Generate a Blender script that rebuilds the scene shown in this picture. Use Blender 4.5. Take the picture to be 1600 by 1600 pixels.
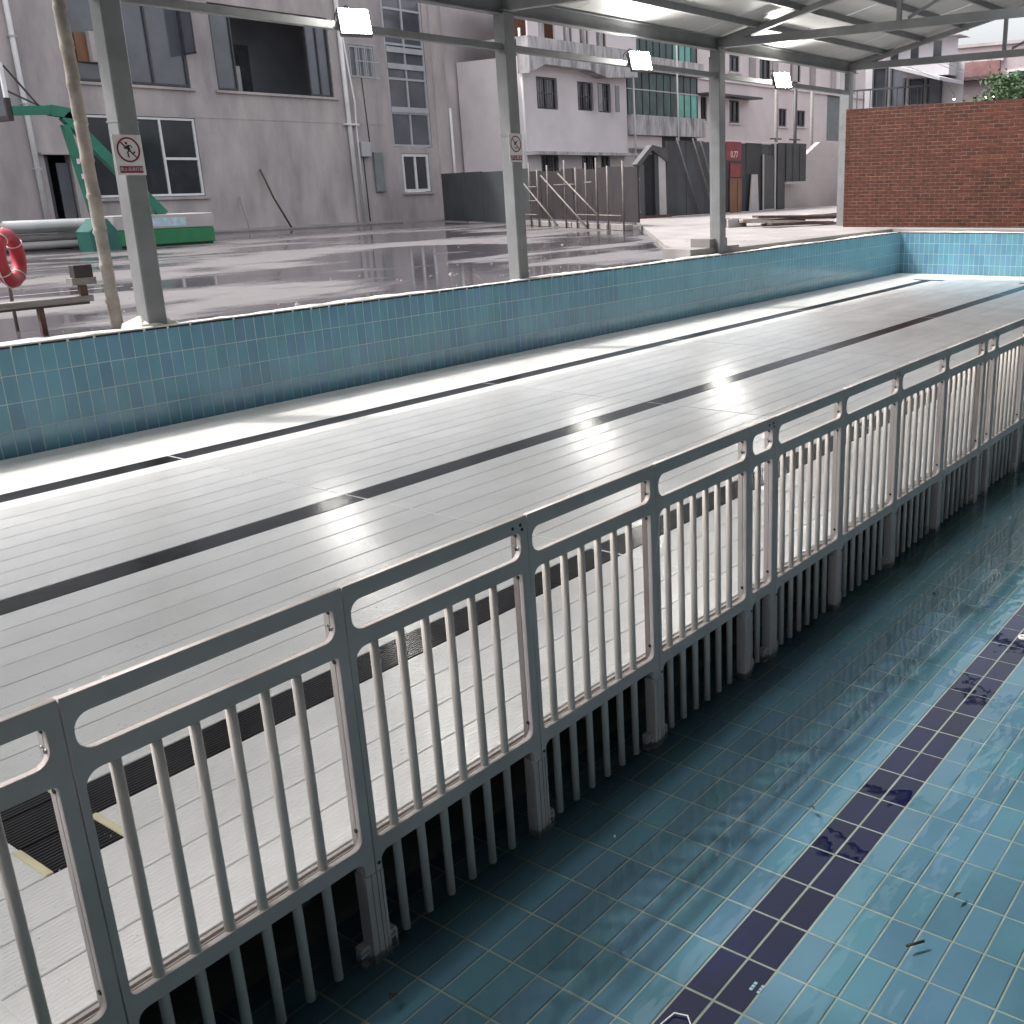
import bpy, bmesh, math, random
from mathutils import Vector, Matrix
R = math.radians
random.seed(7)
for o in list(bpy.data.objects):
    bpy.data.objects.remove(o, do_unlink=True)
scene = bpy.context.scene
COL = scene.collection

# ------------------------------------------------------------------ camera
YAW, PITCH, ROLL = R(34.67716), R(17.55303), R(-1.28025)
CAM_H = 2.2246
F_PX, PX = 1623.18, 1037.56                       # focal length and principal point of the 1600 px photo
fw = Vector((math.cos(YAW)*math.cos(PITCH), math.sin(YAW)*math.cos(PITCH), -math.sin(PITCH)))
rt = Vector((math.sin(YAW), -math.cos(YAW), 0))
up = rt.cross(fw)
r2 = rt*math.cos(ROLL) + up*math.sin(ROLL)
u2 = up*math.cos(ROLL) - rt*math.sin(ROLL)
cd = bpy.data.cameras.new('camera'); cam = bpy.data.objects.new('camera', cd); COL.objects.link(cam)
cam.matrix_world = Matrix(((r2.x, u2.x, -fw.x, 0), (r2.y, u2.y, -fw.y, 0), (r2.z, u2.z, -fw.z, CAM_H), (0, 0, 0, 1)))
cd.sensor_fit = 'HORIZONTAL'; cd.sensor_width = 36.0
cd.lens = F_PX/1600*36.0
cd.shift_x = -(PX-800)/1600.0                     # the photo is a crop from the left of a wider frame
cd.clip_start = 0.05; cd.clip_end = 2000
scene.camera = cam

# ------------------------------------------------------------------ sky, sun, exposure
SUN_TO = Vector((-0.32, 0.585, 1.0)).normalized()   # direction towards the sun
sun_el = math.asin(SUN_TO.z); sun_az = math.atan2(SUN_TO.x, SUN_TO.y)
world = bpy.data.worlds.new('World'); scene.world = world; world.use_nodes = True
wn = world.node_tree; wn.nodes.clear()
wo = wn.nodes.new('ShaderNodeOutputWorld'); bg = wn.nodes.new('ShaderNodeBackground')
sky = wn.nodes.new('ShaderNodeTexSky'); sky.sky_type = 'NISHITA'; sky.sun_disc = False
sky.sun_elevation = sun_el; sky.sun_rotation = sun_az % (2*math.pi)
sky.air_density = 1.0; sky.dust_density = 6.0; sky.ozone_density = 2.0
hs = wn.nodes.new('ShaderNodeHueSaturation'); hs.inputs['Saturation'].default_value = 0.24
wn.links.new(sky.outputs[0], hs.inputs['Color']); wn.links.new(hs.outputs[0], bg.inputs[0])
bg.inputs[1].default_value = 0.15
wn.links.new(bg.outputs[0], wo.inputs[0])
sd = bpy.data.lights.new('sun', 'SUN'); sd.energy = 1.1; sd.angle = R(3.0); sd.color = (1.0, 0.965, 0.92)
sun = bpy.data.objects.new('sun', sd); COL.objects.link(sun)
sun.rotation_euler = (-SUN_TO).to_track_quat('-Z', 'Y').to_euler(); sun.location = (-10, 20, 30)
vs = scene.view_settings
vs.view_transform = 'Standard'; vs.look = 'None'; vs.gamma = 1.0; vs.use_curve_mapping = False
vs.exposure = 1.42

# ------------------------------------------------------------------ materials
MATS = {}
def base_mat(name):
    m = bpy.data.materials.new(name); m.use_nodes = True
    nt = m.node_tree; b = nt.nodes['Principled BSDF']
    return m, nt, b
def N(nt, t, **kw):
    n = nt.nodes.new(t)
    for k, v in kw.items():
        setattr(n, k, v)
    return n
def mat(name, c, rough=0.6, var=0.15, scale=3.0, metal=0.0, bump=0.0, bscale=None, rnd=0.0, spec=0.5, tint=None,
        stain=0.0, stain_c=(0.05, 0.045, 0.04), stretch=(1, 1, 1), rvar=0.0, detail=4.0, coat=0.0, hue=0.0):
    """Principled surface: world-space noise varies the colour, per-object random shifts its value, optional stains."""
    m, nt, b = base_mat(name)
    L = nt.links.new
    geo = N(nt, 'ShaderNodeNewGeometry')
    mp = N(nt, 'ShaderNodeMapping'); mp.inputs['Scale'].default_value = stretch
    L(geo.outputs['Position'], mp.inputs['Vector'])
    no = N(nt, 'ShaderNodeTexNoise'); no.inputs['Scale'].default_value = scale; no.inputs['Detail'].default_value = detail
    no.inputs['Roughness'].default_value = 0.6
    L(mp.outputs[0], no.inputs['Vector'])
    cr = N(nt, 'ShaderNodeMapRange'); cr.inputs[1].default_value = 0.3; cr.inputs[2].default_value = 0.7
    L(no.outputs[0], cr.inputs[0])
    mx = N(nt, 'ShaderNodeMix', data_type='RGBA')
    lo = [max(0, v*(1-var)) for v in c]; hi = [min(1, v*(1+var)) for v in c]
    if tint: hi = [min(1, h*t) for h, t in zip(hi, tint)]
    mx.inputs[6].default_value = (*lo, 1); mx.inputs[7].default_value = (*hi, 1)
    L(cr.outputs[0], mx.inputs[0])
    col = mx.outputs[2]
    if rnd:
        oi = N(nt, 'ShaderNodeObjectInfo')
        mr = N(nt, 'ShaderNodeMapRange'); mr.inputs[3].default_value = 1-rnd; mr.inputs[4].default_value = 1+rnd
        L(oi.outputs['Random'], mr.inputs[0])
        h = N(nt, 'ShaderNodeHueSaturation'); L(mr.outputs[0], h.inputs['Value']); L(col, h.inputs['Color'])
        if hue:
            wh = N(nt, 'ShaderNodeTexWhiteNoise', noise_dimensions='1D'); L(oi.outputs['Random'], wh.inputs['W'])
            mh = N(nt, 'ShaderNodeMapRange'); mh.inputs[3].default_value = 0.5-hue*0.4; mh.inputs[4].default_value = 0.5+hue
            L(wh.outputs['Value'], mh.inputs[0]); L(mh.outputs[0], h.inputs['Hue'])
        col = h.outputs[0]
    if stain:
        n2 = N(nt, 'ShaderNodeTexNoise'); n2.inputs['Scale'].default_value = scale*0.35; n2.inputs['Detail'].default_value = 8
        n2.inputs['Roughness'].default_value = 0.7
        L(mp.outputs[0], n2.inputs['Vector'])
        r2_ = N(nt, 'ShaderNodeMapRange'); r2_.inputs[1].default_value = 0.5; r2_.inputs[2].default_value = 0.72; r2_.inputs[4].default_value = stain
        L(n2.outputs[0], r2_.inputs[0])
        m2 = N(nt, 'ShaderNodeMix', data_type='RGBA'); m2.inputs[7].default_value = (*stain_c, 1)
        L(r2_.outputs[0], m2.inputs[0]); L(col, m2.inputs[6]); col = m2.outputs[2]
    L(col, b.inputs['Base Color'])
    b.inputs['Roughness'].default_value = rough
    if rvar:
        rr = N(nt, 'ShaderNodeMapRange'); rr.inputs[3].default_value = max(0.02, rough-rvar); rr.inputs[4].default_value = min(1, rough+rvar)
        L(no.outputs[0], rr.inputs[0]); L(rr.outputs[0], b.inputs['Roughness'])
    b.inputs['Metallic'].default_value = metal
    b.inputs['Specular IOR Level'].default_value = spec
    if coat: b.inputs['Coat Weight'].default_value = coat
    if bump:
        n3 = N(nt, 'ShaderNodeTexNoise'); n3.inputs['Scale'].default_value = bscale or scale*6; n3.inputs['Detail'].default_value = 6
        L(mp.outputs[0], n3.inputs['Vector'])
        bp = N(nt, 'ShaderNodeBump'); bp.inputs['Strength'].default_value = bump; bp.inputs['Distance'].default_value = 0.02
        L(n3.outputs[0], bp.inputs['Height']); L(bp.outputs[0], b.inputs['Normal'])
    MATS[name] = m
    return m
def emis(name, c, s):
    m, nt, b = base_mat(name)
    b.inputs['Emission Color'].default_value = (*c, 1); b.inputs['Emission Strength'].default_value = s
    b.inputs['Base Color'].default_value = (0.8, 0.8, 0.8, 1)
    MATS[name] = m; return m

mat('tile_blue', (0.112, 0.290, 0.375), 0.18, 0.12, 2.2, rnd=0.07, hue=0.022, tint=(1.06, 1.0, 1.02), coat=0.2, bump=0.03, bscale=5, stain=0.22, stain_c=(0.22, 0.30, 0.33), stretch=(1, 1, 0.6))
mat('tile_navy', (0.003, 0.004, 0.034), 0.5, 0.3, 4, rnd=0.3, spec=0.06)
mat('tile_floor', (0.108, 0.208, 0.262), 0.45, 0.14, 1.3, rnd=0.09, tint=(1.05, 1.0, 1.0), spec=0.08, hue=0.02)
mat('grout', (0.38, 0.50, 0.52), 0.8, 0.12, 6, stain=0.15, stain_c=(0.4, 0.38, 0.3))
mat('grout_floor', (0.33, 0.33, 0.27), 0.8, 0.2, 5, stain=0.35, stain_c=(0.16, 0.13, 0.06))
mat('coping', (0.62, 0.60, 0.56), 0.85, 0.16, 2.5, bump=0.7, bscale=14, stain=0.45, stain_c=(0.28, 0.24, 0.18))
mat('gap_dark', (0.015, 0.015, 0.017), 0.9, 0.3)
mat('deck_white', (0.80, 0.79, 0.765), 0.19, 0.06, 1.6, rnd=0.045, stain=0.28, stain_c=(0.58, 0.56, 0.52), bump=0.02, bscale=160, rvar=0.10, spec=0.55)
mat('deck_black', (0.016, 0.015, 0.016), 0.12, 0.3, 3, rnd=0.15, rvar=0.06, spec=0.10)
mat('deck_cream', (0.72, 0.66, 0.42), 0.5, 0.08)
mat('joint_white', (0.78, 0.78, 0.75), 0.4, 0.06)
mat('rail_grey', (0.50, 0.445, 0.42), 0.42, 0.09, 5, stain=0.25, stain_c=(0.36, 0.32, 0.29), bump=0.05, bscale=90, rnd=0.03)
mat('bar_grey', (0.58, 0.53, 0.485), 0.38, 0.07, 6, bump=0.04, bscale=60, rnd=0.06)
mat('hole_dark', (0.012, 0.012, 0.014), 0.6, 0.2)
mat('bolt_steel', (0.45, 0.45, 0.45), 0.3, 0.1, metal=1.0)
mat('steel_paint', (0.205, 0.21, 0.215), 0.55, 0.16, 2.4, stain=0.45, stain_c=(0.14, 0.125, 0.11), bump=0.05, rnd=0.05)
mat('cement_grey', (0.42, 0.385, 0.38), 0.9, 0.24, 0.8, stain=0.6, stain_c=(0.25, 0.225, 0.23), bump=0.15, bscale=9, detail=9, stretch=(1.5, 1, 0.5), tint=(1.04, 1.0, 0.98))
mat('cement_pink', (0.56, 0.50, 0.505), 0.9, 0.16, 0.6, stain=0.5, stain_c=(0.40, 0.32, 0.32), bump=0.15, bscale=8, detail=8)
mat('plaster_white', (0.66, 0.60, 0.605), 0.9, 0.12, 0.5, stain=0.35, stain_c=(0.48, 0.43, 0.44), bump=0.1, bscale=7, detail=8)
mat('plaster_warm', (0.70, 0.63, 0.62), 0.9, 0.10, 0.5, stain=0.30, stain_c=(0.52, 0.45, 0.45), bump=0.1, detail=8)
mat('slab_stained', (0.44, 0.42, 0.42), 0.9, 0.35, 2.6, stain=0.9, stain_c=(0.05, 0.05, 0.05), stretch=(2.6, 1, 0.5), detail=8)
mat('glass_dark', (0.030, 0.034, 0.042), 0.07, 0.3, 1.0, spec=0.8)
mat('glass_grey', (0.10, 0.105, 0.125), 0.12, 0.25, 0.8, spec=0.8)
mat('glass_green', (0.045, 0.085, 0.080), 0.22, 0.45, 0.9, rnd=0.30, stretch=(3, 1, 1))
mat('glass_turquoise', (0.13, 0.40, 0.33), 0.25, 0.2, 1.2, rnd=0.12)
mat('frame_white', (0.72, 0.72, 0.72), 0.45, 0.08)
mat('frame_dark', (0.05, 0.05, 0.055), 0.5, 0.2)
mat('frame_silver', (0.42, 0.43, 0.45), 0.4, 0.1)
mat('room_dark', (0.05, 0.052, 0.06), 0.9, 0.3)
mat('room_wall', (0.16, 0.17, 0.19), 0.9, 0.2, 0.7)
mat('pvc_white', (0.74, 0.73, 0.72), 0.4, 0.08, 2, stain=0.2, stain_c=(0.4, 0.38, 0.34))
mat('hoarding_slate', (0.056, 0.060, 0.064), 0.6, 0.2, 1.0, rnd=0.1)
mat('hoarding_brown', (0.034, 0.027, 0.030), 0.7, 0.3, 1.0, stain=0.4, stain_c=(0.03, 0.025, 0.025), rnd=0.15)
mat('hoarding_black', (0.038, 0.040, 0.044), 0.6, 0.3, 1.0, rnd=0.25)
mat('tube_steel', (0.17, 0.145, 0.135), 0.5, 0.3, 6, stain=0.4, stain_c=(0.14, 0.07, 0.04))
mat('red_paint', (0.20, 0.035, 0.04), 0.6, 0.3, 4)
mat('brown_door', (0.20, 0.095, 0.05), 0.7, 0.3, 2, stretch=(4, 1, 0.5))
mat('board_pale', (0.42, 0.39, 0.38), 0.8, 0.1, 2)
mat('concrete_wall', (0.40, 0.365, 0.36), 0.9, 0.1, 0.7, stain=0.25, stain_c=(0.28, 0.25, 0.25))
mat('concrete_light', (0.25, 0.228, 0.222), 0.75, 0.30, 0.9, stain=0.75, stain_c=(0.25, 0.21, 0.205), bump=0.4, bscale=7, rvar=0.3, detail=8)
mat('brick', (0.072, 0.0175, 0.010), 0.85, 0.35, 1.1, rnd=0.38, bump=0.3, bscale=40)
mat('brick_mass', (0.072, 0.0175, 0.010), 0.85, 0.5, 5.5, bump=0.3, bscale=40)
mat('mortar', (0.18, 0.112, 0.075), 0.95, 0.35, 4)
mat('green_paint', (0.020, 0.17, 0.105), 0.45, 0.2, 3, stain=0.3, stain_c=(0.02, 0.08, 0.055))
mat('green_bright', (0.022, 0.20, 0.075), 0.5, 0.2, 2, stain=0.35, stain_c=(0.03, 0.12, 0.06))
mat('teal_dark', (0.03, 0.13, 0.11), 0.5, 0.15, 2)
mat('poster_blue', (0.42, 0.56, 0.60), 0.6, 0.2, 8)
mat('ring_red', (0.42, 0.030, 0.045), 0.5, 0.25, 7, stain=0.4, stain_c=(0.22, 0.03, 0.03))
mat('rope_white', (0.75, 0.72, 0.66), 0.7, 0.1)
mat('rust', (0.10, 0.052, 0.04), 0.8, 0.35, 12)
mat('plank_grey', (0.22, 0.205, 0.20), 0.75, 0.25, 5, stretch=(0.6, 6, 6))
mat('box_dark', (0.035, 0.028, 0.028), 0.6, 0.2)
mat('bamboo', (0.34, 0.30, 0.265), 0.8, 0.30, 5, stain=0.5, stain_c=(0.20, 0.13, 0.10), bump=0.3, bscale=18)
mat('sign_white', (0.66, 0.63, 0.63), 0.5, 0.06, 6)
mat('sign_red', (0.20, 0.012, 0.030), 0.5, 0.12, 6)
mat('sign_black', (0.012, 0.010, 0.012), 0.5, 0.1)
mat('lamp_body', (0.08, 0.08, 0.085), 0.5, 0.1)
mat('wood_dark', (0.085, 0.055, 0.05), 0.85, 0.4, 3, stretch=(1, 5, 5), rnd=0.35)
mat('wood_pale', (0.42, 0.37, 0.33), 0.85, 0.25, 3, stretch=(1, 5, 5), rnd=0.2)
mat('bark', (0.10, 0.075, 0.055), 0.9, 0.3, 8)
mat('leaf_a', (0.060, 0.105, 0.045), 0.6, 0.45, 2.5, spec=0.3)
mat('dead_leaf', (0.030, 0.020, 0.012), 0.7, 0.4, 20)
mat('scrap_blue', (0.30, 0.33, 0.40), 0.6, 0.4, 6)
mat('line_white', (0.34, 0.32, 0.32), 0.6, 0.2, 2)
mat('shutter', (0.20, 0.22, 0.215), 0.6, 0.15, 2)
mat('pink_wall', (0.40, 0.325, 0.34), 0.9, 0.14, 0.4, stain=0.35, stain_c=(0.28, 0.22, 0.23), detail=8)
mat('red_balcony', (0.20, 0.10, 0.10), 0.8, 0.4, 1.2, stain=0.4, stain_c=(0.45, 0.42, 0.40))
mat('roof_tile_grey', (0.14, 0.14, 0.15), 0.8, 0.2, 2)
mat('mesh_steel', (0.20, 0.20, 0.21), 0.5, 0.2)
emis('lamp_glow', (1.0, 0.97, 0.90), 95.0)
emis('bulb_glow', (1.0, 0.92, 0.75), 6.0)

def roof_sheet_mat():
    """Grey fibreglass roof sheeting that lets a little milky light through."""
    m, nt, b = base_mat('roof_sheet'); L = nt.links.new
    out = nt.nodes['Material Output']
    geo = N(nt, 'ShaderNodeNewGeometry'); no = N(nt, 'ShaderNodeTexNoise'); no.inputs['Scale'].default_value = 0.6; no.inputs['Detail'].default_value = 6
    L(geo.outputs['Position'], no.inputs['Vector'])
    oi = N(nt, 'ShaderNodeObjectInfo')
    mr = N(nt, 'ShaderNodeMapRange'); mr.inputs[3].default_value = 0.92; mr.inputs[4].default_value = 1.08; L(oi.outputs['Random'], mr.inputs[0])
    mx = N(nt, 'ShaderNodeMix', data_type='RGBA'); mx.inputs[6].default_value = (0.25, 0.255, 0.25, 1); mx.inputs[7].default_value = (0.33, 0.33, 0.325, 1)
    L(no.outputs[0], mx.inputs[0])
    h = N(nt, 'ShaderNodeHueSaturation'); L(mx.outputs[2], h.inputs['Color']); L(mr.outputs[0], h.inputs['Value'])
    L(h.outputs[0], b.inputs['Base Color']); b.inputs['Roughness'].default_value = 0.55
    tl = N(nt, 'ShaderNodeBsdfTranslucent'); tl.inputs[0].default_value = (0.55, 0.56, 0.55, 1)
    tr = N(nt, 'ShaderNodeBsdfTransparent'); tr.inputs[0].default_value = (0.97, 0.97, 0.96, 1)
    m1 = N(nt, 'ShaderNodeMixShader'); m1.inputs[0].default_value = 0.02
    L(b.outputs[0], m1.inputs[1]); L(tl.outputs[0], m1.inputs[2])
    m2 = N(nt, 'ShaderNodeMixShader'); m2.inputs[0].default_value = 0.0
    L(m1.outputs[0], m2.inputs[1]); L(tr.outputs[0], m2.inputs[2]); L(m2.outputs[0], out.inputs[0])
    MATS['roof_sheet'] = m
roof_sheet_mat()

def water_mat():
    m, nt, b = base_mat('water'); L = nt.links.new
    out = nt.nodes['Material Output']; nt.nodes.remove(b)
    geo = N(nt, 'ShaderNodeNewGeometry')
    mp = N(nt, 'ShaderNodeMapping'); mp.inputs['Scale'].default_value = (1.0, 2.2, 1.0); mp.inputs['Rotation'].default_value = (0, 0, R(-32))
    L(geo.outputs['Position'], mp.inputs['Vector'])
    n1 = N(nt, 'ShaderNodeTexNoise'); n1.inputs['Scale'].default_value = 4.2; n1.inputs['Detail'].default_value = 2.5; n1.inputs['Roughness'].default_value = 0.45
    L(mp.outputs[0], n1.inputs['Vector'])
    bp = N(nt, 'ShaderNodeBump'); bp.inputs['Distance'].default_value = 0.05
    sx = N(nt, 'ShaderNodeSeparateXYZ'); L(geo.outputs['Position'], sx.inputs[0])
    mk = N(nt, 'ShaderNodeMapRange'); mk.inputs[1].default_value = 1.40; mk.inputs[2].default_value = 1.0; mk.inputs[3].default_value = 0.03; mk.inputs[4].default_value = 0.26
    L(sx.outputs['Y'], mk.inputs[0]); L(mk.outputs[0], bp.inputs['Strength'])
    L(n1.outputs[0], bp.inputs['Height'])
    fr = N(nt, 'ShaderNodeFresnel'); fr.inputs['IOR'].default_value = 1.33; L(bp.outputs[0], fr.inputs['Normal'])
    gl = N(nt, 'ShaderNodeBsdfGlossy'); gl.inputs['Roughness'].default_value = 0.015; gl.inputs['Color'].default_value = (1, 1, 1, 1); L(bp.outputs[0], gl.inputs['Normal'])
    tr = N(nt, 'ShaderNodeBsdfTransparent'); tr.inputs[0].default_value = (0.86, 0.94, 0.95, 1)
    mx = N(nt, 'ShaderNodeMixShader'); L(fr.outputs[0], mx.inputs[0]); L(tr.outputs[0], mx.inputs[1]); L(gl.outputs[0], mx.inputs[2])
    L(mx.outputs[0], out.inputs[0]); MATS['water'] = m
water_mat()

def court_mat():
    """Wet court: purplish grey hardstanding with puddles that drop the roughness."""
    m, nt, b = base_mat('court'); L = nt.links.new
    geo = N(nt, 'ShaderNodeNewGeometry')
    mp = N(nt, 'ShaderNodeMapping'); mp.inputs['Scale'].default_value = (0.35, 0.8, 1)
    L(geo.outputs['Position'], mp.inputs['Vector'])
    pd = N(nt, 'ShaderNodeTexNoise'); pd.inputs['Scale'].default_value = 0.55; pd.inputs['Detail'].default_value = 5; pd.inputs['Roughness'].default_value = 0.55
    L(mp.outputs[0], pd.inputs['Vector'])
    fine = N(nt, 'ShaderNodeTexNoise'); fine.inputs['Scale'].default_value = 3.0; fine.inputs['Detail'].default_value = 8
    L(geo.outputs['Position'], fine.inputs['Vector'])
    mx = N(nt, 'ShaderNodeMix', data_type='RGBA'); mx.inputs[6].default_value = (0.092, 0.083, 0.086, 1); mx.inputs[7].default_value = (0.155, 0.138, 0.140, 1)
    L(fine.outputs[0], mx.inputs[0])
    wet = N(nt, 'ShaderNodeMapRange'); wet.inputs[1].default_value = 0.42; wet.inputs[2].default_value = 0.52
    L(pd.outputs[0], wet.inputs[0])
    dk = N(nt, 'ShaderNodeMix', data_type='RGBA'); dk.inputs[7].default_value = (0.07, 0.062, 0.070, 1)
    L(wet.outputs[0], dk.inputs[0]); L(mx.outputs[2], dk.inputs[6]); L(dk.outputs[2], b.inputs['Base Color'])
    rr = N(nt, 'ShaderNodeMapRange'); rr.inputs[3].default_value = 0.50; rr.inputs[4].default_value = 0.07
    L(wet.outputs[0], rr.inputs[0]); L(rr.outputs[0], b.inputs['Roughness'])
    bp = N(nt, 'ShaderNodeBump'); bp.inputs['Strength'].default_value = 0.12; bp.inputs['Distance'].default_value = 0.01
    L(fine.outputs[0], bp.inputs['Height']); L(bp.outputs[0], b.inputs['Normal'])
    MATS['court'] = m
court_mat()

# ------------------------------------------------------------------ mesh helpers
class MB:
    """Collects boxes, prisms, tubes and lathes, then links them as one mesh object."""
    def __init__(s): s.v = []; s.f = []; s.sm = []
    def add(s, vs_, fs, smooth=False):
        o = len(s.v); s.v += [tuple(v) for v in vs_]; s.f += [tuple(i+o for i in f) for f in fs]; s.sm += [smooth]*len(fs); return s
    def box(s, x0, y0, z0, x1, y1, z1, c=0.0):
        if c <= 0:
            v = [(x0,y0,z0),(x1,y0,z0),(x1,y1,z0),(x0,y1,z0),(x0,y0,z1),(x1,y0,z1),(x1,y1,z1),(x0,y1,z1)]
            return s.add(v, [(0,3,2,1),(4,5,6,7),(0,1,5,4),(1,2,6,5),(2,3,7,6),(3,0,4,7)])
        bm = bmesh.new(); bmesh.ops.create_cube(bm, size=1)
        for q in bm.verts:
            q.co = Vector(((x0+x1)/2+q.co.x*(x1-x0), (y0+y1)/2+q.co.y*(y1-y0), (z0+z1)/2+q.co.z*(z1-z0)))
        bmesh.ops.bevel(bm, geom=bm.edges[:], offset=c, segments=1, affect='EDGES')
        bm.verts.index_update()
        s.add([q.co[:] for q in bm.verts], [[q.index for q in f.verts] for f in bm.faces]); bm.free(); return s
    def obox(s, a, b, w, h, upv=(0, 0, 1)):
        """bar of section w x h from point a to point b"""
        a = Vector(a); b = Vector(b); d = (b-a).normalized(); u = Vector(upv)
        if abs(d.dot(u)) > 0.98: u = Vector((1, 0, 0))
        r = d.cross(u).normalized()*w/2; t = r.cross(d).normalized()*h/2
        v = [a-r-t, a+r-t, a+r+t, a-r+t, b-r-t, b+r-t, b+r+t, b-r+t]
        return s.add(v, [(0,1,2,3),(4,7,6,5),(0,4,5,1),(1,5,6,2),(2,6,7,3),(3,7,4,0)])
    def tube(s, pts, r, n=8, cap=True):
        pts = [Vector(p) for p in pts]; rs = r if isinstance(r, (list, tuple)) else [r]*len(pts)
        rings = []
        for i, p in enumerate(pts):
            d = (pts[min(i+1, len(pts)-1)]-pts[max(i-1, 0)]).normalized()
            u = Vector((0, 0, 1)) if abs(d.z) < 0.9 else Vector((1, 0, 0))
            a = d.cross(u).normalized(); b = d.cross(a)
            rings.append([p+(a*math.cos(2*math.pi*k/n)+b*math.sin(2*math.pi*k/n))*rs[i] for k in range(n)])
        v = [q for g in rings for q in g]; f = []
        for i in range(len(pts)-1):
            for k in range(n):
                f.append((i*n+k, i*n+(k+1) % n, (i+1)*n+(k+1) % n, (i+1)*n+k))
        s.add(v, f, True)
        if cap:
            o = len(s.v)-len(v)
            s.f.append(tuple(o+k for k in range(n))[::-1]); s.sm.append(False)
            s.f.append(tuple(o+(len(pts)-1)*n+k for k in range(n))); s.sm.append(False)
        return s
    def prism(s, poly, axis, a, b):
        """polygon extruded along axis: axis 'x' poly=(y,z), 'y' poly=(x,z), 'z' poly=(x,y)"""
        def mk(p, t):
            return {'x': (t, p[0], p[1]), 'y': (p[0], t, p[1]), 'z': (p[0], p[1], t)}[axis]
        n = len(poly); v = [mk(p, a) for p in poly]+[mk(p, b) for p in poly]
        f = [tuple(range(n))[::-1], tuple(range(n, 2*n))]+[(i, (i+1) % n, n+(i+1) % n, n+i) for i in range(n)]
        return s.add(v, f)
    def torus(s, c, ax_u, ax_v, Rr, r, n=28, m=10):
        c = Vector(c); u = Vector(ax_u).normalized(); w = Vector(ax_v).normalized(); nn = u.cross(w)
        v = []; f = []
        for i in range(n):
            a = 2*math.pi*i/n; d = u*math.cos(a)+w*math.sin(a)
            for k in range(m):
                b = 2*math.pi*k/m; v.append(c+d*(Rr+r*math.cos(b))+nn*r*math.sin(b))
        for i in range(n):
            for k in range(m):
                f.append((i*m+k, ((i+1) % n)*m+k, ((i+1) % n)*m+(k+1) % m, i*m+(k+1) % m))
        return s.add(v, f, True)
    def mesh(s, name, m):
        me = bpy.data.meshes.new(name); me.from_pydata(s.v, [], s.f)
        bm = bmesh.new(); bm.from_mesh(me); bmesh.ops.recalc_face_normals(bm, faces=bm.faces); bm.to_mesh(me); bm.free()
        me.polygons.foreach_set('use_smooth', s.sm)
        me.materials.append(MATS[m]); me.update(); return me
    def build(s, name, m, parent=None):
        return put(s.mesh(name, m), name, parent)
def put(me, name, parent=None, loc=None, rot=None):
    o = bpy.data.objects.new(name, me); COL.objects.link(o)
    if parent: o.parent = parent
    if loc: o.location = loc
    if rot: o.rotation_euler = rot
    return o
def empty(name, label, cat, loc=(0, 0, 0), group=None):
    o = bpy.data.objects.new(name, None); COL.objects.link(o); o.location = loc; o.empty_display_size = 0.1
    return tag(o, label, cat, group)
def tag(o, label, cat, group=None):
    o['label'] = label; o['category'] = cat
    if group: o['group'] = group
    return o
def struct(o): o['kind'] = 'structure'; return o
def stuff(o): o['kind'] = 'stuff'; return o
def bx(name, m, parent, *c, ch=0.0):
    return MB().box(*c, c=ch).build(name, m, parent)
def tile_mesh(name, w, h, m, t=0.008, c=0.0035):
    """glazed tile lying in XY, centred, top at z=0, edges eased"""
    w /= 2; h /= 2
    v = [(-w,-h,-t),(w,-h,-t),(w,h,-t),(-w,h,-t),(-w,-h,-c),(w,-h,-c),(w,h,-c),(-w,h,-c),(-w+c,-h+c,0),(w-c,-h+c,0),(w-c,h-c,0),(-w+c,h-c,0)]
    f = [(8,9,10,11)]+[(a, (a+1) % 4, 4+(a+1) % 4, 4+a) for a in range(4)]+[(4+a, 4+(a+1) % 4, 8+(a+1) % 4, 8+a) for a in range(4)]
    return MB().add(v, f).mesh(name, m), v, f

# ------------------------------------------------------------------ ground, pool shell
PX0, PX1, PY0, PY1 = -0.2, 24.85, -0.35, 10.02        # pool inner faces
ZT, ZF, ZW = 0.967, -0.50, -0.462                     # wall top, floor tile top, water level
GZ = 0.93
mb = MB()
B = 700
xs = [-B, PX0-0.3, PX1+0.3, B]; ys = [-B, PY0-0.3, PY1+0.28, B]
for i in range(3):
    for j in range(3):
        if i == 1 and j == 1: continue
        mb.add([(xs[i],ys[j],GZ),(xs[i+1],ys[j],GZ),(xs[i+1],ys[j+1],GZ),(xs[i],ys[j+1],GZ)], [(0,1,2,3)])
struct(mb.build('ground', 'court'))
# lighter, slightly higher concrete yard at the far end
yard = [(16.2,10.38),(17.9,12.2),(25.3,18.0),(32.5,23.5),(47,23.5),(47,5),(25.2,5),(25.2,10.38)]
struct(MB().prism(yard, 'z', 0.6, 1.03).build('yard_paving', 'concrete_light'))
for (y, x0, x1, w) in ((20.6, 2, 12.5, 0.06), (15.6, 2, 8.5, 0.05)):
    struct(MB().add([(x0,y,GZ+0.004),(x1,y,GZ+0.004),(x1,y+w,GZ+0.004),(x0,y+w,GZ+0.004)], [(0,1,2,3)]).build('court_line', 'line_white'))

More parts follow.
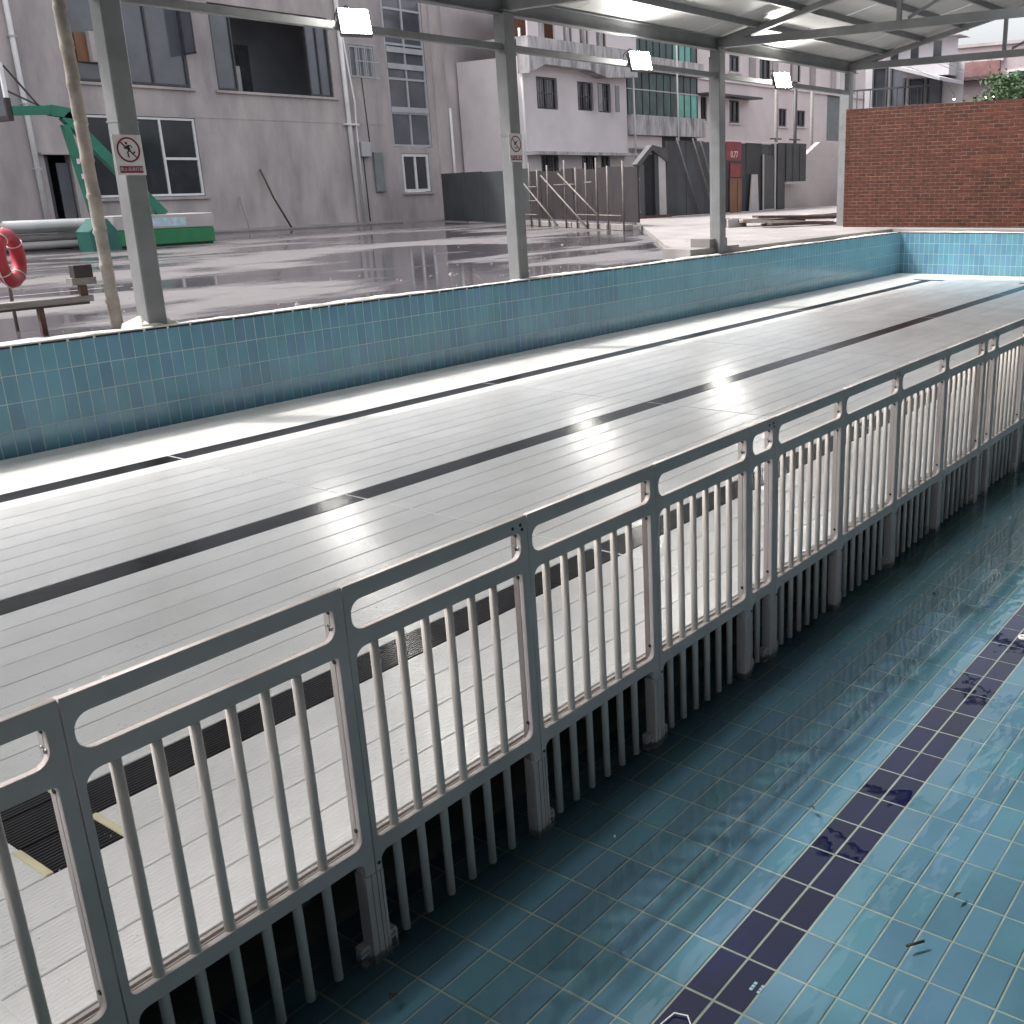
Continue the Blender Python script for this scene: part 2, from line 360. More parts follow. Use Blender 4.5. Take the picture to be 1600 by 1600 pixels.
# pool floor: bed, tiles, water
floor = struct(bx('pool_floor', 'grout_floor', None, PX0-0.3, PY0-0.3, -0.8, PX1+0.3, PY1+0.3, ZF-0.0035))
TW, TH = 0.2450, 0.1195
tmB, tv, tf = tile_mesh('floor_tile', TW-0.007, TH-0.006, 'tile_floor')
tmN, _, _ = tile_mesh('floor_tile_navy', TW-0.009, TH-0.009, 'tile_navy')
Y0T = 1.687 - 2*TH      # right edge of the two navy rows (their left edge lies at y=1.687)
cells = []
for i in range(-1, 62):
    for j in range(-7, 13):
        x = 1.0 + TW*(i+0.5) + 0.031; y = Y0T + TH*(j+0.5)
        if x < PX0+0.1 or y > 2.95: continue
        cells.append((x, y, j in (0, 1)))
def in_view(x, y, z):
    d = Vector((x, y, z-CAM_H)); w = d.dot(fw)
    if w < 0.3: return False, 0
    u = PX+F_PX*d.dot(r2)/w; v = 800-F_PX*d.dot(u2)/w
    return (-30 < u < 1630 and -30 < v < 1640), w
vis = sorted([c for c in cells if in_view(c[0], c[1], ZF)[0]], key=lambda c: in_view(c[0], c[1], ZF)[1])
single = set(id(c) for c in vis[:300])
rest = {True: MB(), False: MB()}
for c in cells:
    if id(c) in single:
        put(tmN if c[2] else tmB, 'floor_tile', floor, (c[0], c[1], ZF+random.uniform(-0.0008, 0.0008)))
    else:
        s_ = 0.985
        rest[c[2]].add([(c[0]+q[0]*s_, c[1]+q[1]*s_, ZF+q[2]) for q in tv], tf)
stuff(rest[False].build('floor_tile_field', 'tile_floor', floor)); stuff(rest[True].build('navy_tile_field', 'tile_navy', floor))
struct(MB().add([(PX0,PY0,ZW),(PX1,PY0,ZW),(PX1,PY1,ZW),(PX0,PY1,ZW)], [(0,1,2,3)]).build('water', 'water'))

# pool walls with vertical tiles
RH, RW = 0.245, 0.1235
wt, wv, wf = tile_mesh('wall_tile', RW-0.009, RH-0.009, 'tile_blue', c=0.0016)
def wall_tiles(parent, along, a0, a1, n_single, place, near_first):
    ncol = int(round(abs(a1-a0)/RW)); cells = []
    for k in range(ncol):
        for r_ in range(6):
            cells.append((a0+(k+0.5)*RW*(1 if a1 > a0 else -1), ZT-0.012-RH*(r_+0.5)))
    vis_ = [c for c in cells if near_first(c) and c[1] > -0.1]
    vis_.sort(key=lambda c: in_view(*place(c[0], c[1]))[1])
    keep = set(vis_[:n_single]); rs = MB()
    return cells, keep
side = empty('pool_side_wall', 'long blue tiled pool wall behind the white deck', 'pool wall', (0, PY1, 0))
bx('wall_core', 'grout', side, PX0-0.3, 0.0018, -0.8, PX1+0.3, 0.30, ZT-0.014)
cells, keep = wall_tiles(side, 'x', 0.02+RW*0, 0.02+RW*201, 300, lambda a, z: (a, PY1, z), lambda c: in_view(c[0], PY1, c[1])[0])
rs = MB()
for c in cells:
    if c in keep:
        put(wt, 'wall_tile', side, (c[0], random.uniform(-0.0008, 0.0008), c[1]), (R(90), 0, 0))
    elif c[0] < PX1:
        rs.add([(c[0]+q[0], -q[2], c[1]+q[1]) for q in wv], wf)
stuff(rs.build('wall_tile_field', 'tile_blue', side))
bx('gap_shade_strip', 'gap_dark', side, PX0, -0.004, ZT-0.016, PX1, 0.03, ZT-0.001)  # solid dark strip painted in for the shadow under the coping edge
tick = MB(); xk = 0.02+RW
while xk < PX1:
    if random.random() < 0.9: tick.box(xk-0.006, -0.008, ZT-0.020, xk+0.006+random.uniform(0, 0.012), 0.01, ZT+0.001)
    xk += 2*RW
stuff(tick.build('grout_bead', 'coping', side))
endw = empty('pool_end_wall', 'short blue tiled pool wall below the brick wall', 'pool wall', (PX1, 0, 0))
bx('wall_core', 'grout', endw, 0.0018, PY0-0.3, -0.8, 0.30, PY1-0.001, ZT-0.014)
cells, keep = wall_tiles(endw, 'y', PY1-0.01, PY0, 300, lambda a, z: (PX1, a, z), lambda c: in_view(PX1, c[0], c[1])[0])
rs = MB()
for c in cells:
    if c in keep: put(wt, 'wall_tile', endw, (0, c[0], c[1]), (R(90), 0, R(-90)))
    else: rs.add([(-q[2], c[0]-q[0], c[1]+q[1]) for q in wv], wf)
stuff(rs.build('wall_tile_field', 'tile_blue', endw))
bx('gap_shade_strip', 'gap_dark', endw, -0.004, PY0, ZT-0.016, 0.03, PY1-0.01, ZT-0.001)  # same painted coping shadow along the end wall
for nm, c, lb in (('pool_near_end_wall', (PX0-0.3, PY0-0.3, -0.8, PX0, PY1, ZT-0.01), 'blue pool wall at the near end outside the picture'),
                  ('pool_right_wall', (PX0, PY0-0.3, -0.8, PX1, PY0, ZT-0.01), 'blue pool wall on the right outside the picture')):
    tag(bx(nm, 'tile_blue', None, *c), lb, 'pool wall')

def coping_strip(name, a0, a1, b0, b1, along, label):
    """rough cast concrete edge with an uneven top and outer edge"""
    n = int(abs(a1-a0)/0.16); prof = [0.0, 0.05, 0.16, 0.28, 1.0]
    v = []; rnd = random.Random(3)
    for i in range(n+1):
        a = a0+(a1-a0)*i/n
        for k, p in enumerate(prof):
            b = b0+(b1-b0)*p; z = ZT+0.016+0.012*math.sin(a*1.7)+rnd.uniform(-0.008, 0.01)
            if k == 0: z = ZT+0.012+rnd.uniform(-0.004, 0.004); b += rnd.uniform(-0.004, 0.010)*(1 if b1 > b0 else -1)
            if k == 3: z -= 0.006; b += rnd.uniform(-0.05, 0.05)
            if k == 4: z = GZ-0.03; b += rnd.uniform(-0.10, 0.10)
            v.append((a, b, z) if along == 'x' else (b, a, z))
        v.append((a, b0, ZT-0.002) if along == 'x' else (b0, a, ZT-0.002))
    m_ = len(prof)+1; f = []
    for i in range(n):
        for k in range(len(prof)-1):
            f.append((i*m_+k, i*m_+k+1, (i+1)*m_+k+1, (i+1)*m_+k))
        f.append((i*m_+len(prof), i*m_, (i+1)*m_, (i+1)*m_+len(prof)))
    return tag(MB().add(v, f, False).build(name, 'coping'), label, 'coping')
coping_strip('pool_coping', PX0-0.3, PX1, PY1+0.002, PY1+0.62, 'x', 'rough white concrete coping along the long pool wall')
coping_strip('pool_coping', PY1+0.02, PY0-0.3, PX1+0.002, PX1+0.55, 'y', 'rough white concrete coping below the brick wall')

# ------------------------------------------------------------------ raised deck of ribbed planks
deck = empty('pool_deck', 'white ribbed plastic deck with black lane stripes raised inside the pool', 'deck', (0, 0, 0))
PW = 0.24; PK0 = 2.775
def plank_mesh(L, m, name='plank'):
    w = PW-0.006; nr = 12; pr = [(-w/2, -0.03), (-w/2, -0.003)]
    p = w/nr
    for k in range(nr):
        a = -w/2+k*p
        pr += [(a+p*(0.5+q), -0.0088*q*q) for q in (-0.46, -0.30, -0.15, 0.0, 0.15, 0.30, 0.46)]
    pr += [(w/2, -0.003), (w/2, -0.03)]
    n = len(pr); v = [(0, q[0], q[1]) for q in pr]+[(L, q[0], q[1]) for q in pr]
    b = MB().add(v, [(i, i+1, n+i+1, n+i) for i in range(n-1)], True)
    b.add(v[:n], [tuple(range(n))]); b.add(v[n:], [tuple(range(n))])
    return b.mesh(name, m)
seams = [PX0+0.02, 0.91, 4.91, 8.91, 12.91, 16.91, 20.91, PX1-0.02]
pm = {}
def plank(x0, x1, k, black):
    key = (round(x1-x0, 3), black)
    if key not in pm: pm[key] = plank_mesh(x1-x0-0.003, 'deck_black' if black else 'deck_white')
    put(pm[key], 'plank', deck, (x0+0.0015, PK0+PW*(k+0.5), random.uniform(-0.0007, 0.0007)))
TX0, TX1, TX2, TX3 = 1.30, 1.55, 23.15, 23.40
for k in range(30):
    main = k in (4, 14, 24); arm = k in (3, 5, 13, 15, 23, 25)
    for a, b in zip(seams[:-1], seams[1:]):
        cuts = [a, b]
        if main: cuts += [t for t in (TX0, TX3) if a < t < b]
        if arm: cuts += [t for t in (TX0, TX1, TX2, TX3) if a < t < b]
        cuts.sort()
        for p, q in zip(cuts[:-1], cuts[1:]):
            mid = (p+q)/2
            plank(p, q, k, (main and TX0 < mid < TX3) or (arm and (TX0 < mid < TX1 or TX2 < mid < TX3)))
capm = MB().box(-0.014, -PW/2+0.003, -0.02, 0.014, PW/2-0.003, 0.0035, c=0.002).mesh('end_cap', 'deck_cream')
for k in (3, 5, 13, 15, 23, 25):
    for x in (TX0-0.012, TX1+0.012): put(capm, 'end_cap', deck, (x, PK0+PW*(k+0.5), 0))
for x in seams[1:-1]:
    jw = 0.006 if abs(x-4.91) < 0.01 else 0.0025
    MB().box(-jw, PK0, -0.02, jw, PK0+PW*30, 0.0012).build('joint_strip', 'joint_white' if jw > 0.005 else 'deck_white', deck).location = (x, 0, 0)
bx('edge_rail', 'rail_grey', deck, PX0+0.02, 2.757, -0.07, PX1-0.02, 2.772, -0.006)
bx('edge_rail', 'rail_grey', deck, PX0+0.02, 2.7475, -0.07, PX1-0.02, 2.7555, -0.016)
bx('dark_backing', 'hole_dark', deck, PX0+0.02, 3.6, ZF, PX1-0.02, 3.62, -0.035)  # near-black sheet standing in for the dark under the deck
lm = MB().box(-0.03, -0.03, ZF, 0.03, 0.03, -0.032).mesh('support_leg', 'rail_grey')
bmh = MB().box(-0.02, 2.79, -0.30, 0.02, 3.22, -0.25).mesh('brace', 'rail_grey')

# ------------------------------------------------------------------ railing panels
RY, RD = 2.697, 0.024
def rr_poly(x0, z0, x1, z1, r, n=5):
    """rounded rectangle; r = radii (bl, br, tr, tl)"""
    pts = []
    for (cx_, cz, a0, rad) in ((x0+r[0], z0+r[0], 180, r[0]), (x1-r[1], z0+r[1], 270, r[1]), (x1-r[2], z1-r[2], 0, r[2]), (x0+r[3], z1-r[3], 90, r[3])):
        for k in range(n+1):
            a = R(a0+90*k/n); pts.append((cx_+rad*math.cos(a), cz+rad*math.sin(a)))
    return pts
def frame_mesh(L):
    e = 0.0015; sl, sr = 0.026, 0.044
    def fil(cx_, cz, a0, a1, r, n=5): return [(cx_+r*math.cos(R(a0+(a1-a0)*k/n)), cz+r*math.sin(R(a0+(a1-a0)*k/n))) for k in range(n+1)]
    r = 0.034
    outer = [(e, -0.125), (e, 0.977), (L-e, 0.977), (L-e, -0.125), (L-sr-0.004, -0.125)]
    outer += fil(L-sr-0.004-r, -0.060-r, 0, 90, r) + fil(sl+0.004+r, -0.060-r, 90, 180, r) + [(sl+0.004, -0.125)]
    holes = [rr_poly(sl, 0.807, L-sr, 0.915, (0.045, 0.045, 0.020, 0.045)), rr_poly(sl, 0.003, L-sr, 0.742, (0.022, 0.034, 0.012, 0.045))]
    cu = bpy.data.curves.new('tmp', 'CURVE'); cu.dimensions = '2D'; cu.fill_mode = 'BOTH'; cu.extrude = RD/2-0.002; cu.bevel_depth = 0.002; cu.bevel_resolution = 1; cu.offset = -0.002
    for pts in [outer]+holes:
        sp = cu.splines.new('POLY'); sp.points.add(len(pts)-1); sp.use_cyclic_u = True
        for p, q in zip(sp.points, pts): p.co = (q[0], q[1], 0, 1)
    ob = bpy.data.objects.new('tmp', cu); COL.objects.link(ob)
    dg = bpy.context.evaluated_depsgraph_get(); me = bpy.data.meshes.new_from_object(ob.evaluated_get(dg))
    bpy.data.objects.remove(ob); bpy.data.curves.remove(cu)
    me.transform(Matrix(((1, 0, 0, 0), (0, 0, -1, RD/2), (0, 1, 0, 0), (0, 0, 0, 1))))
    me.materials.clear(); me.materials.append(MATS['rail_grey']); me.name = 'frame'
    return me
def leg_mesh(x0, x1):
    # moulded leg with a shallow groove down its front
    m_ = MB(); xm = (x0+x1)/2
    m_.box(x0, 0.004, ZF, x1, 0.058, -0.118)
    m_.box(x0, 0.0, ZF, xm-0.003, 0.004, -0.128); m_.box(xm+0.003, 0.0, ZF, x1, 0.004, -0.128)
    return m_.mesh('leg', 'rail_grey')
frames = {}
stileR = MB().box(-0.044, 0.0245, -0.12, -0.002, 0.055, 0.965, c=0.002).mesh('stile', 'rail_grey')
stileL = MB().box(0.002, 0.0245, -0.12, 0.024, 0.055, 0.965, c=0.002).mesh('stile', 'rail_grey')
legL, legR = leg_mesh(0.002, 0.030), leg_mesh(-0.050, -0.002)
barm = MB().tube([(0, 0, ZF+0.040), (0, 0, 0.75)], 0.0168, 12).mesh('bar', 'bar_grey')
fb = MB()
fb.box(0, 0.0, 0, 0.040, 0.012, 0.012); fb.box(0, 0, 0.028, 0.040, 0.012, 0.036); fb.box(0, 0, 0.052, 0.040, 0.012, 0.060); fb.box(0, 0, 0.076, 0.038, 0.012, 0.086)
fb.box(0.030, 0, 0.010, 0.040, 0.012, 0.078); fb.box(0, 0.012, 0, 0.040, 0.040, 0.084)
fbm = fb.mesh('foot_bracket', 'rail_grey')
boltm = MB().tube([(0, -0.0015, 0), (0, 0.004, 0)], 0.0075, 10).mesh('bolt_hole', 'hole_dark')
boltx = MB().tube([(-0.003, 0, 0), (0.004, 0, 0)], 0.0085, 10).mesh('bolt_hole', 'hole_dark')
studx = MB().tube([(-0.006, 0, 0), (0.002, 0, 0)], 0.0045, 8).mesh('bolt', 'bolt_steel')
lipm = {}
gx = [-0.72, 0.190, 1.103, 2.020, 2.934, 3.832, 4.730, 5.024, 5.918, 6.838, 7.775, 8.700, 8.994, 9.90, 10.82]
place_txt = {1: 'railing panel cut off by the left edge of the photo', 2: 'full railing panel nearest the camera at lower left',
    3: 'railing panel second after the one cut off at left', 4: 'railing panel with three bolt holes at its upper left corner', 5: 'railing panel just left of the very narrow panel',
    6: 'very narrow railing panel with a single bar in mid row', 7: 'railing panel just right of the very narrow panel', 8: 'second railing panel right of the very narrow panel',
    9: 'third railing panel right of the very narrow panel', 10: 'fourth railing panel right of the very narrow panel, near right edge', 11: 'narrow railing panel next to the right edge', 12: 'railing panel cut off by the right edge of the photo'}
for i in range(len(gx)-1):
    L = gx[i+1]-gx[i]
    if i == 0 or i > 12: 
        if i == 0: continue
    lab = 'grey moulded plastic ' + place_txt.get(i, 'railing panel beyond the right edge of the photo')
    t = empty('railing_panel', lab, 'railing', (gx[i], RY, 0), 'railing panels along the deck edge')
    key = round(L, 3)
    if key not in frames: frames[key] = frame_mesh(L)
    put(frames[key], 'frame', t)
    put(legL, 'leg', t); put(legR, 'leg', t, (L, 0, 0)); put(stileL, 'stile', t); put(stileR, 'stile', t, (L, 0, 0))
    nb = max(1, int(round((L-0.20)/0.119)))
    if L < 0.5: nb = 1
    for k in range(nb): put(barm, 'bar', t, (0.121+0.119*k*(L/0.913 if L > 0.5 else 1), 0.022, 0))
    put(fbm, 'foot_bracket', t, (0.031, 0.012, ZF))
    if (i % 2) == 0: put(fbm, 'foot_bracket', t, (L-0.090, 0.016, ZF))
    for (z, dy) in ((0.900, 0.026), (0.838, 0.022)):
        put(boltx, 'bolt_hole', t, (L-0.0445, dy, z))
    put(studx, 'bolt', t, (L-0.0445, 0.036, 0.850)); put(studx, 'bolt', t, (L-0.0445, 0.014, 0.846))
    for (z, dy) in ((0.062, 0.026), (0.720, 0.026)):
        put(boltx, 'bolt_hole', t, (L-0.0445, dy, z))
    put(boltm, 'bolt_hole', t, (0.016, 0, -0.096))
    if i in (4, 6, 9, 12):
        for (x, z) in ((-0.085, 0.942), (-0.040, 0.945), (-0.032, 0.925)): put(boltm, 'bolt_hole', t, (x+(L if i == 6 else 0), 0, z))
    put(MB().box(-0.004, 0.05, -0.30, 0.034, 0.52, -0.245).mesh('brace', 'rail_grey') if 'br' not in lipm else lipm['br'], 'brace', t)
    if 'br' not in lipm: lipm['br'] = t.children[-1].data if t.children else None
    put(lm, 'rear_leg', t, (0.015, 0.53, 0))
    # bright tie lip clipped over the top rail
    for fx in (0.22, 0.36) if i % 3 == 0 else ((0.30,) if i % 3 == 1 else (0.05, 0.14)):
        if fx < L-0.05:
            if 'clip' not in lipm: lipm['clip'] = MB().box(-0.007, 0.0245, 0.964, 0.007, 0.032, 0.9785, c=0.0015).mesh('clip', 'joint_white')
            put(lipm['clip'], 'clip', t, (fx, 0, 0))

# ------------------------------------------------------------------ canopy: columns, trusses, beams, roof
CY = 10.2
cols = [(0.50, 'steel column left outside the picture'), (5.84, 'grey steel column carrying the no-running sign'), (11.27, 'grey steel column carrying the no-diving sign'),
        (16.68, 'grey steel column standing on a concrete pad'), (22.0, 'grey steel column rising behind the brick wall')]
C4 = (26.75, 12.41, 1.217)      # the fourth post stands beyond the brick wall
for i, (x, lb) in enumerate(cols):
    far = i == 4
    t = empty('canopy_column', 'square ' + lb, 'column', (C4[0] if far else x, C4[1] if far else CY, 0.9), 'canopy columns along the pool')
    if far: t.scale = (1.2, 1.2, 1.17)
    bx('shaft', 'steel_paint', t, -0.10, -0.10, 0.03, 0.10, 0.10, 3.52, ch=0.012)
    bx('base_plate', 'steel_paint', t, -0.14, -0.14, 0.0, 0.14, 0.14, 0.03)
    bx('cap_plate', 'steel_paint', t, -0.13, -0.13, 3.522, 0.13, 0.13, 3.54)
    MB().box(-0.03, 0.101, 0.03, 0.03, 0.16, 3.4).build('stiffener', 'steel_paint', t)
    for (a, b) in ((-0.12, -0.12), (0.12, -0.12), (-0.12, 0.12), (0.12, 0.12)): MB().tube([(a, b, 0.03), (a, b, 0.06)], 0.012, 6).build('anchor_bolt', 'rust', t)
    bx('weld_band', 'steel_paint', t, -0.104, -0.104, 1.985, 0.104, 0.104, 2.0)
    if i == 1: t.rotation_euler = (0, R(1.0), 0); t.location.x = 5.79
def mound(name, x, y, z, rx, ry, h, label, m='coping', seed=1):
    rnd = random.Random(seed); v = [(x, y, z+h)]; f = []; n = 14
    for r_, hh in ((0.45, 0.85), (0.8, 0.4), (1.0, -0.1)):
        for k in range(n):
            a = 2*math.pi*k/n; j = rnd.uniform(0.85, 1.15)
            v.append((x+rx*r_*j*math.cos(a), y+ry*r_*j*math.sin(a), z+h*hh*rnd.uniform(0.8, 1.2)))
    f += [(0, 1+k, 1+(k+1) % n) for k in range(n)]
    for q in range(2):
        f += [(1+q*n+k, 1+(q+1)*n+k, 1+(q+1)*n+(k+1) % n, 1+q*n+(k+1) % n) for k in range(n)]
    return tag(MB().add(v, f, False).build(name, m), label, 'footing')
mound('concrete_footing', 5.80, 10.26, 0.95, 0.30, 0.20, 0.13, 'rough concrete mound round the column with the no-running sign')
t = empty('concrete_footing', 'pale raised concrete pad under the third canopy column', 'footing', (16.68, 10.36, 0))
MB().prism([(-0.95,-0.16),(0.7,-0.18),(0.85,0.5),(0.2,0.72),(-0.8,0.55)], 'z', 0.9, 1.10).build('pad', 'concrete_light', t)
MB().prism([(-0.30,-0.155),(0.32,-0.15),(0.34,0.22),(-0.32,0.24)], 'z', 1.10, 1.25).build('plinth', 'concrete_light', t)
SL = 0.225; RY0 = 10.1; RZ0 = 4.60; RIDGE = 3.7
def roof_z(y): return RZ0+SL*(RY0-y) if y >= RIDGE else RZ0+SL*(RY0-RIDGE)-SL*(RIDGE-y)
YR_ = RIDGE-(RY0-RIDGE)
bays = ('first', 'second', 'third', 'fourth')
tl_names = ['out of view on the left', 'above the no-running sign column', 'above the no-diving sign column', 'across the roof in front of the open gable', 'at the open gable end under the sky']
for i, (x, lb) in enumerate(cols):
    t = empty('roof_truss', 'grey steel roof truss ' + tl_names[i], 'truss', (x, 0, 0), 'roof trusses under the canopy')
    MB().box(-0.05, YR_, 4.425, 0.05, 10.24, 4.555).build('bottom_chord', 'steel_paint', t)
    for (a, b) in ((10.24, RIDGE), (YR_-0.1, RIDGE)):
        MB().obox((0, a, roof_z(a)-0.10), (0, b, roof_z(b)-0.10), 0.09, 0.09).build('top_chord', 'steel_paint', t)
    prev = None
    for y in (6.9, 3.7, 0.5):
        MB().box(-0.03, y-0.035, 4.556, 0.03, y+0.035, roof_z(y)-0.12).build('web_post', 'steel_paint', t)
    for (a, b) in ((6.75, 3.9), (0.7, 3.5)):
        MB().obox((0, a, 4.58), (0, b, roof_z(b)-0.16), 0.04, 0.04).build('web_diagonal', 'steel_paint', t)
    MB().prism([(10.24,4.43),(9.55,4.56),(9.15,4.80),(10.24,4.57)], 'x', -0.012, 0.012).build('gusset', 'steel_paint', t)
t = empty('eave_beam', 'deep grey steel eave beam running over the column heads', 'beam', (0, CY, 0))
MB().box(0.2, -0.03, 4.40, 22.35, 0.03, 4.575).build('web', 'steel_paint', t)
MB().box(0.2, -0.075, 4.385, 22.35, 0.075, 4.399).build('flange', 'steel_paint', t)
MB().box(0.2, -0.075, 4.576, 22.35, 0.075, 4.59).build('flange', 'steel_paint', t)
tag(MB().box(21.95, CY-0.05, 3.945, 22.06, CY+0.05, 4.384).build('beam_hanger', 'steel_paint'), 'short steel hanger joining the tie beam end to the eave beam', 'hanger')
tie_l = ['left of the no-running sign', 'carrying the brightest floodlight', 'carrying the middle floodlight', 'carrying the farthest floodlight']
for i in range(4):
    a, b = cols[i][0]+0.101, cols[i+1][0]-(0.101 if i < 3 else 0.052)
    tag(MB().box(a, CY-0.05, 3.945, b, CY+0.05, 4.03, c=0.006).build('tie_beam', 'steel_paint'), 'thin horizontal steel tie beam ' + tie_l[i], 'beam', 'tie beams between the canopy columns')
roof = empty('canopy_roof', 'grey sheet canopy roof with purlins over the pool', 'roof', (0, 0, 0))
SW = 0.81; x = 0.0
sh = {}
for side_ in (0, 1):
    ya, yb = (10.42, 5.62) if side_ == 0 else (YR_-0.3, 4.3)  # unseen right slope added to cut ambient light, ridge left open for sun
    za, zb = roof_z(ya)+0.02, roof_z(yb)+0.02
    v = [(0.004, ya, za), (SW-0.004, ya, za), (SW-0.004, yb, zb), (0.004, yb, zb)]
    # a folded rib along one edge keeps the sheets apart
    v += [(SW-0.03, ya, za+0.03), (SW-0.004, ya, za+0.03), (SW-0.004, yb, zb+0.03), (SW-0.03, yb, zb+0.03)]
    sh[side_] = MB().add(v, [(0, 1, 2, 3), (4, 5, 6, 7)]).mesh('roof_sheet', 'roof_sheet')
xk = 22.43-SW*36
for k in range(36):
    for s_ in (0, 1): put(sh[s_], 'roof_sheet', roof, (xk+SW*k, 0, random.uniform(-0.002, 0.002)))
for y in (9.40, 8.60, 7.80, 7.0, 6.2, 5.70, 4.2, 3.2, 2.2, 1.4, 0.6, -0.2, -1.0, -1.8, -2.5):
    MB().obox((xk, y, roof_z(y)-0.035), (22.40, y, roof_z(y)-0.035), 0.06, 0.10).build('purlin', 'steel_paint', roof)
MB().box(xk, 10.40, 4.602, 22.42, 11.02, 4.612).box(xk, 11.02, 4.60, 22.42, 11.035, 4.72).build('eave_shade_tray', 'steel_paint', roof)  # hidden tray added to keep the sunlit band on the deck narrow
MB().obox((22.42, 10.42, roof_z(10.42)-0.01), (22.42, 5.62, roof_z(5.62)-0.01), 0.02, 0.11).build('verge_trim', 'steel_paint', roof)
MB().obox((22.42, YR_-0.3, roof_z(YR_-0.3)-0.01), (22.42, 3.3, roof_z(3.3)-0.01), 0.02, 0.11).build('verge_trim', 'steel_paint', roof)

# dark block added out of view to shade the railing fronts
t = empty('shading_block', 'long dark block added out of view on the near side to shade the railing', 'building', (0, -4.2, 0.93))
bx('wall', 'hoarding_slate', t, -6, -4, -0.2, 24, 0, 4.3); bx('roof_slab', 'hoarding_slate', t, -6.3, -4.3, 4.301, 24.3, 0.35, 4.5)
for k in range(6): bx('window', 'glass_dark', t, -4+k*4.5, 0.002, 0.9, -2+k*4.5, 0.05, 2.4)

# floodlights
fl = ['nearest and brightest floodlight, upper left on the tie beam', 'middle floodlight on the tie beam between second and third columns', 'farthest floodlight on the tie beam right of the third column']
for i, x in enumerate((8.63, 14.15, 18.76)):
    t = empty('floodlight', 'lit ' + fl[i], 'floodlight', (x, 10.05, 4.02), 'floodlights under the canopy')
    t.rotation_euler = (R(-24), 0, R(-30))
    bx('housing', 'lamp_body', t, -0.18, -0.03, -0.16, 0.18, 0.035, 0.16, ch=0.01)
    bx('lens', 'lamp_glow', t, -0.16, -0.038, -0.14, 0.16, -0.031, 0.14)
    MB().obox((-0.18, 0, 0), (-0.18, 0.05, 0.14), 0.012, 0.03).obox((0.18, 0, 0), (0.18, 0.05, 0.14), 0.012, 0.03).obox((-0.18, 0.05, 0.14), (0.18, 0.05, 0.14), 0.03, 0.012).build('bracket', 'lamp_body', t)
    MB().tube([(0.05, 0.03, 0.05), (0.12, 0.16, 0.18), (-0.02, 0.22, 0.34), (-0.16, 0.20, 0.22), (-0.20, 0.18, 0.06)], 0.008, 6).build('cable', 'frame_dark', t)

# ------------------------------------------------------------------ signs on the columns
def text_mesh(s, size, m, name='lettering'):
    cu = bpy.data.curves.new('tmp', 'FONT'); cu.body = s; cu.size = size; cu.align_x = 'CENTER'; cu.align_y = 'CENTER'; cu.extrude = 0.0006
    ob = bpy.data.objects.new('tmp', cu); COL.objects.link(ob)
    dg = bpy.context.evaluated_depsgraph_get(); me = bpy.data.meshes.new_from_object(ob.evaluated_get(dg))
    bpy.data.objects.remove(ob); me.materials.clear(); me.materials.append(MATS[m]); me.name = name
    me.transform(Matrix(((1, 0, 0, 0), (0, 0, -1, 0), (0, 1, 0, 0), (0, 0, 0, 1))))
    return me
def strokes(b, segs, w, y=-0.008):
    for (x0, z0, x1, z1) in segs: b.obox((x0, y, z0), (x1, y, z1), 0.002, w, upv=(1, 0, 0) if abs(x1-x0) < 1e-4 else (0, 0, 1))
    return b
def flat_ring(b, r0, r1, y=-0.0075, n=36, cz=0.0):
    v = []; f = []
    for k in range(n):
        a = 2*math.pi*k/n
        for r_ in (r0, r1): v.append((r_*math.cos(a), y, cz+r_*math.sin(a)))
        for r_ in (r0, r1): v.append((r_*math.cos(a), y+0.003, cz+r_*math.sin(a)))
    for k in range(n):
        q = (k+1) % n
        f += [(4*k, 4*k+1, 4*q+1, 4*q), (4*k, 4*k+2, 4*q+2, 4*q), (4*k+1, 4*k+3, 4*q+3, 4*q+1)]
    return b.add(v, f)
